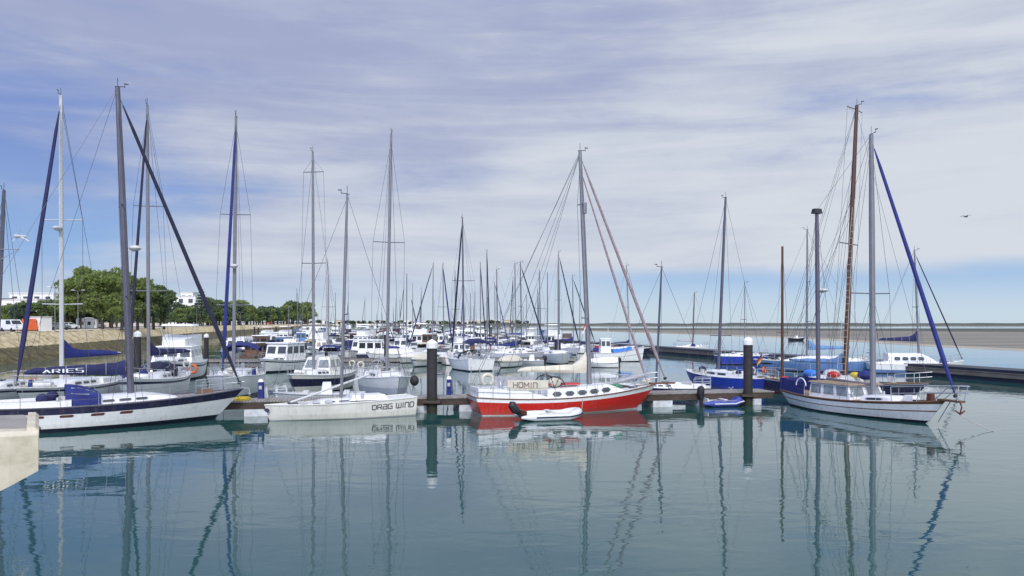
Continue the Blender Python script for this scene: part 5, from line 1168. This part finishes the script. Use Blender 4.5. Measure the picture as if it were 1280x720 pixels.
# trees
def leaf_crown(blobs, n, size, seed, m, name, parent, droop=0.):
    rg = random.Random(seed); mb = MB()
    vol = [b[1][0] * b[1][1] * b[1][2] for b in blobs]; tot = sum(vol)
    for (c, r), v in zip(blobs, vol):
        for _ in range(int(n * v / tot)):
            a = rg.uniform(0, 2 * math.pi); z = rg.uniform(-1, 1); rad = rg.uniform(.35, 1) ** .5 * rg.uniform(.82, 1.08); s_ = math.sqrt(1 - z * z)
            p = Vector((c[0] + r[0] * s_ * math.cos(a) * rad, c[1] + r[1] * s_ * math.sin(a) * rad, c[2] + r[2] * z * rad))
            e = size * rg.uniform(.6, 1.4); u = Vector((rg.gauss(0, 1), rg.gauss(0, 1), rg.gauss(0, .8))).normalized(); v_ = u.orthogonal().normalized(); v_.rotate(Matrix.Rotation(rg.uniform(0, 6.28), 3, u))
            w2 = u.cross(v_)
            mb.add([p - v_ * e * .5, p + w2 * e * .32, p + v_ * e * .55, p - w2 * e * .32], [(0, 1, 2, 3)])
    return mb.build(name, m, parent)
def blobs_for(rg, W, Ht, z0, k):
    out = []
    for _ in range(k):
        a = rg.uniform(0, 6.28); rr = rg.uniform(0, .62) * W; z = z0 + rg.uniform(.12, .95) * Ht; sh = 1 - .55 * ((z - z0) / Ht - .4) ** 2
        r = rg.uniform(.24, .42) * W; out.append(((math.cos(a) * rr * sh, math.sin(a) * rr * sh, z), (r, r, r * rg.uniform(.6, .85))))
    return out
def broad_tree(label, loc, W, Ht, seed, m, group, n=3400, leaf=.5):
    rg = random.Random(seed); t = thing('broadleaf_tree', label, 'tree', loc, rg.uniform(0, 6), group)
    g = MB(); g.tube([(0, 0, -.2), (.1, 0, Ht * .2), (0, .15, Ht * .45)], [.34, .27, .18], 7)
    for k in range(5):
        a = 6.28 * k / 5 + rg.uniform(-.3, .3); g.tube([(0, .05, Ht * .25), (math.cos(a) * W * .35, math.sin(a) * W * .35, Ht * .55), (math.cos(a) * W * .5, math.sin(a) * W * .5, Ht * .78)], [.14, .09, .03], 5)
    g.build('trunk', 'bark', t, True); leaf_crown(blobs_for(rg, W, Ht * .82, Ht * .2, 20), n, leaf, seed, m, 'crown', t); return t
def palm(label, loc, Ht, seed, group):
    rg = random.Random(seed); t = thing('palm_tree', label, 'palm tree', loc, rg.uniform(0, 6), group)
    MB().tube([(0, 0, -.2), (.05, 0, Ht * .5), (0, 0, Ht)], [.28, .22, .25], 7).build('trunk', 'bark', t, True); g = MB()
    for k in range(34):
        a = rg.uniform(0, 6.28); up = rg.uniform(-.35, 1.2); ln = rg.uniform(1.5, 2.2); pts = []
        for i in range(5):
            s_ = i / 4; pts.append(Vector((math.cos(a) * ln * s_, math.sin(a) * ln * s_, Ht + ln * (up * s_ - 1.0 * s_ * s_))))
        sd = Vector((-math.sin(a), math.cos(a), 0))
        for i in range(4):
            w0, w1 = (.12 + .5 * math.sin(math.pi * i / 4) * .7), (.12 + .5 * math.sin(math.pi * (i + 1) / 4) * .7) * (0.2 if i == 3 else 1)
            for s2 in (1, -1): g.add([pts[i], pts[i + 1], pts[i + 1] + sd * w1 * s2 + Vector((0, 0, -.28 * w1)), pts[i] + sd * w0 * s2 + Vector((0, 0, -.28 * w0))], [(0, 1, 2, 3)])
    g.build('crown', 'foliage_dark', t); return t
GT = 'big green trees on the left shore'
def at_shore(px, Y, z=PZT + .02): return Vector((PX(px, Y), Y, z))
BT = [(100, 178, 338, 9.5), (128, 172, 344, 9.0), (152, 170, 346, 8.5), (172, 176, 348, 8.5), (192, 182, 352, 7.5), (205, 190, 362, 6.5), (88, 190, 352, 8), (140, 196, 340, 9.5), (112, 200, 336, 9.5), (182, 205, 350, 9.)]
TL = ['leftmost big green tree on the left shore, behind the white-masted yacht', 'big rounded green tree second from the left, right of the white-masted yacht', 'big green tree standing just left of the nearest big mast', 'big green tree standing just right of the nearest big mast', 'looser grey-green tree at the right end of the big trees', 'lower small tree at the far right edge of the big trees', 'big green tree behind the leftmost one', 'tall green tree at the back, left of the nearest big mast', 'tallest green tree at the back of the left clump', 'big green tree at the back, right of the nearest big mast']
for (px, Y, ty, W), lb in zip(BT, TL):
    ht = PZ(ty, Y) - PZT; broad_tree(lb, at_shore(px, Y), W * .62, ht, px, 'foliage' if px < 185 else 'foliage_dark', GT, 3600, .62)
pt = None
for k, px in enumerate((84, 97, 113, 126, 139, 150, 160, 170, 181, 192, 203, 214, 226, 238, 250, 262, 275, 288)):
    q = shore(px, 20 + (k % 3) * 2.5)
    if k < 3:
        t = palm('short palm with a shaggy crown in the row along the left promenade', q, 4.6 + .5 * k, k, 'palms along the left promenade'); pt = (pt or []) + [snapshot(t)]
    else: dup(pt[k % 3], q, rng.uniform(0, 6), scale=(1,) * 2 + (rng.uniform(.85, 1.25),))
ft = []
for k in range(4):
    t = broad_tree('far dark green tree on the left shore beyond the palms', (0, 0, 0), 4.2, 8.5, 300 + k, ('foliage_dark', 'foliage', 'foliage_pine', 'foliage_dark')[k], 'far trees on the left shore', 1500, .75); ft.append(snapshot(t))
used = set()
for k in range(64):
    px = 222 + (388 - 222) * ((k * .618) % 1); px += rng.uniform(-2, 2)
    base = shore(px, 26).y; Y = base * rng.uniform(1.0, 1.12); frac = (px - 222) / 166
    ht = (lerp(34, 27, frac) - 10 * math.exp(-((px - 232) / 9) ** 2) - (6 if 318 < px < 352 else 0)) * rng.uniform(.62, 1.) * Y / F
    s_ = ht / 8.5; i = k % 4; loc = at_shore(px, Y, PZT)
    if i not in used: used.add(i); o = ft[i][0]; o.location = loc; o.scale = (s_,) * 3
    else: dup(ft[i], loc, rng.uniform(0, 6), scale=(s_ * rng.uniform(.9, 1.5), s_ * rng.uniform(.9, 1.5), s_))
for k in range(30):
    px = 2 + 9 * k; loc = at_shore(px, rng.uniform(190, 215) + max(0, px - 100) * .9, PZT + .3); s_ = rng.uniform(.55, .72) * (1 if px < 90 else .8); dup(ft[k % 4], loc, rng.uniform(0, 6), scale=(s_ * 1.3, s_ * 1.3, s_), label='low dark green tree in the row behind the kiosk, stalls and palms')
# Norfolk pine
q = at_shore(252, 330, PZT); t = thing('norfolk_pine', 'slim tiered conifer rising above the far trees left of the blue furled foresail', 'tree', q); Ht = PZ(358, 330) - PZT
MB().tube([(0, 0, 0), (0, 0, Ht)], [.35, .05], 6).build('trunk', 'bark', t); rgp = random.Random(2); bl = []
for k in range(9):
    z = Ht * (.35 + .64 * k / 9); r = 4.2 * (1 - k / 9.6)
    for j in range(6): a = 6.28 * j / 6 + k * .4; bl.append(((math.cos(a) * r * .55, math.sin(a) * r * .55, z), (r * .5, r * .5, .32)))
leaf_crown(bl, 2600, .7, 5, 'foliage_pine', 'crown', t)
# buildings behind the trees
def building(label, px, Y, w, d, zs, m='wall_white', floors=2, roofm='roof_white', name='white_building', nw=5, rz=0.):
    t = thing(name, label, 'building', at_shore(px, Y, PZT), rz); z = 0.; MB().box((0, 0, zs / 2), (w, d, zs)).build('wall', m, t); MB().box((0, 0, zs + .2), (w + .4, d + .4, .4)).build('roof', roofm, t)
    for f in range(floors):
        for k in range(nw):
            MB().box((-w / 2 + w * (k + .5) / nw, -d / 2 - .01, zs * (f + .55) / floors), (w / nw * .45, .06, zs / floors * .42)).build('window', 'glass_dark', t)
    return t
building('white flat-roofed building at the left edge behind the low trees', 20, 245, 20, 12, 8.2, nw=6)
building('taller white building with a stepped roof behind the white-masted yacht', 53, 260, 14, 12, 10.6, floors=3, nw=4)
building('small white block far back right of the big trees', 232, 420, 15, 12, 15.0, floors=3, nw=3)
building('white rooftop block rising behind the small white far block', 237, 450, 7, 8, 18.2, floors=3, nw=2)
building('orange-red house among the far dark trees', 337, 900, 6, 8, 14.0, m='orange', roofm='roof_tile', nw=2, name='house', floors=3)
for k in range(22):
    px = 392 + 11.5 * k + rng.uniform(-3, 3); Y = rng.uniform(2050, 2180); w_ = rng.uniform(12, 26); hh = rng.uniform(6, 13); t = thing('house', 'tiny pale house in the town strip on the far horizon', 'house', (PX(px, Y), Y, 0), 0, 'houses on the far horizon')
    MB().box((0, 0, hh / 2), (w_, 10, hh)).build('wall', 'wall_white' if k % 3 else 'concrete', t); MB().box((0, 0, hh + .6), (w_ * 1.03, 10.5, 1.2), top=(.9, .3)).build('roof', 'roof_tile' if k % 2 else 'roof_white', t)
for k in range(60):
    px = 388 + 4.6 * k + rng.uniform(-2, 2); Y = rng.uniform(2000, 2060); s_ = rng.uniform(.7, 1.5); dup(ft[(2, 0, 3)[k % 3]], (PX(px, Y), Y, 0), rng.uniform(0, 6), scale=(s_ * 1.6, s_ * 1.6, s_), label='tiny dark tree in the strip on the far horizon')
# dredging crane on the far bank
q = at_shore(521, 900, 1.); t = thing('crane_barge', 'small dark crane with a slanting jib above the far boats', 'crane', q)
MB().box((0, 0, 1.2), (9, 6, 2)).build('barge', 'red_brown', t); MB().tube([(0, 0, 2), (-6, 0, 30)], [.8, .4], 4).build('jib', 'alu_dark', t); MB().box((2, 0, 5), (4, 3, 5)).build('cab', 'gelcoat_grey', t)
# gull in the air on the right
Yb = 55; t = thing('gull', 'small dark gull flying in the open sky at the right', 'bird', (PX(1207, Yb), Yb, PZ(271, Yb)), R(25))
g = MB(); g.tube([(-.2, 0, 0), (-.08, 0, .01), (.08, 0, .01), (.19, 0, .02), (.24, 0, .01)], [.015, .05, .055, .035, .008], 7)
for sd in (1, -1): g.loft([[Vector((x + dxx, sd * y, z)), Vector((x + dxx - c_, sd * y, z - .004)), Vector((x + dxx - c_ * .5, sd * y, z - .02))] for x, dxx, y, z, c_ in ((.08, 0, .02, .02, .14), (.09, 0, .16, .11, .13), (.06, 0, .32, .09, .08), (.0, 0, .42, .04, .015))], closed=True, caps=True)
g.loft([[Vector((-.18, -.02, 0)), Vector((-.18, .02, 0))], [Vector((-.30, -.05, 0)), Vector((-.30, .05, 0))]]); g.build('body', 'alu_dark', t, True)
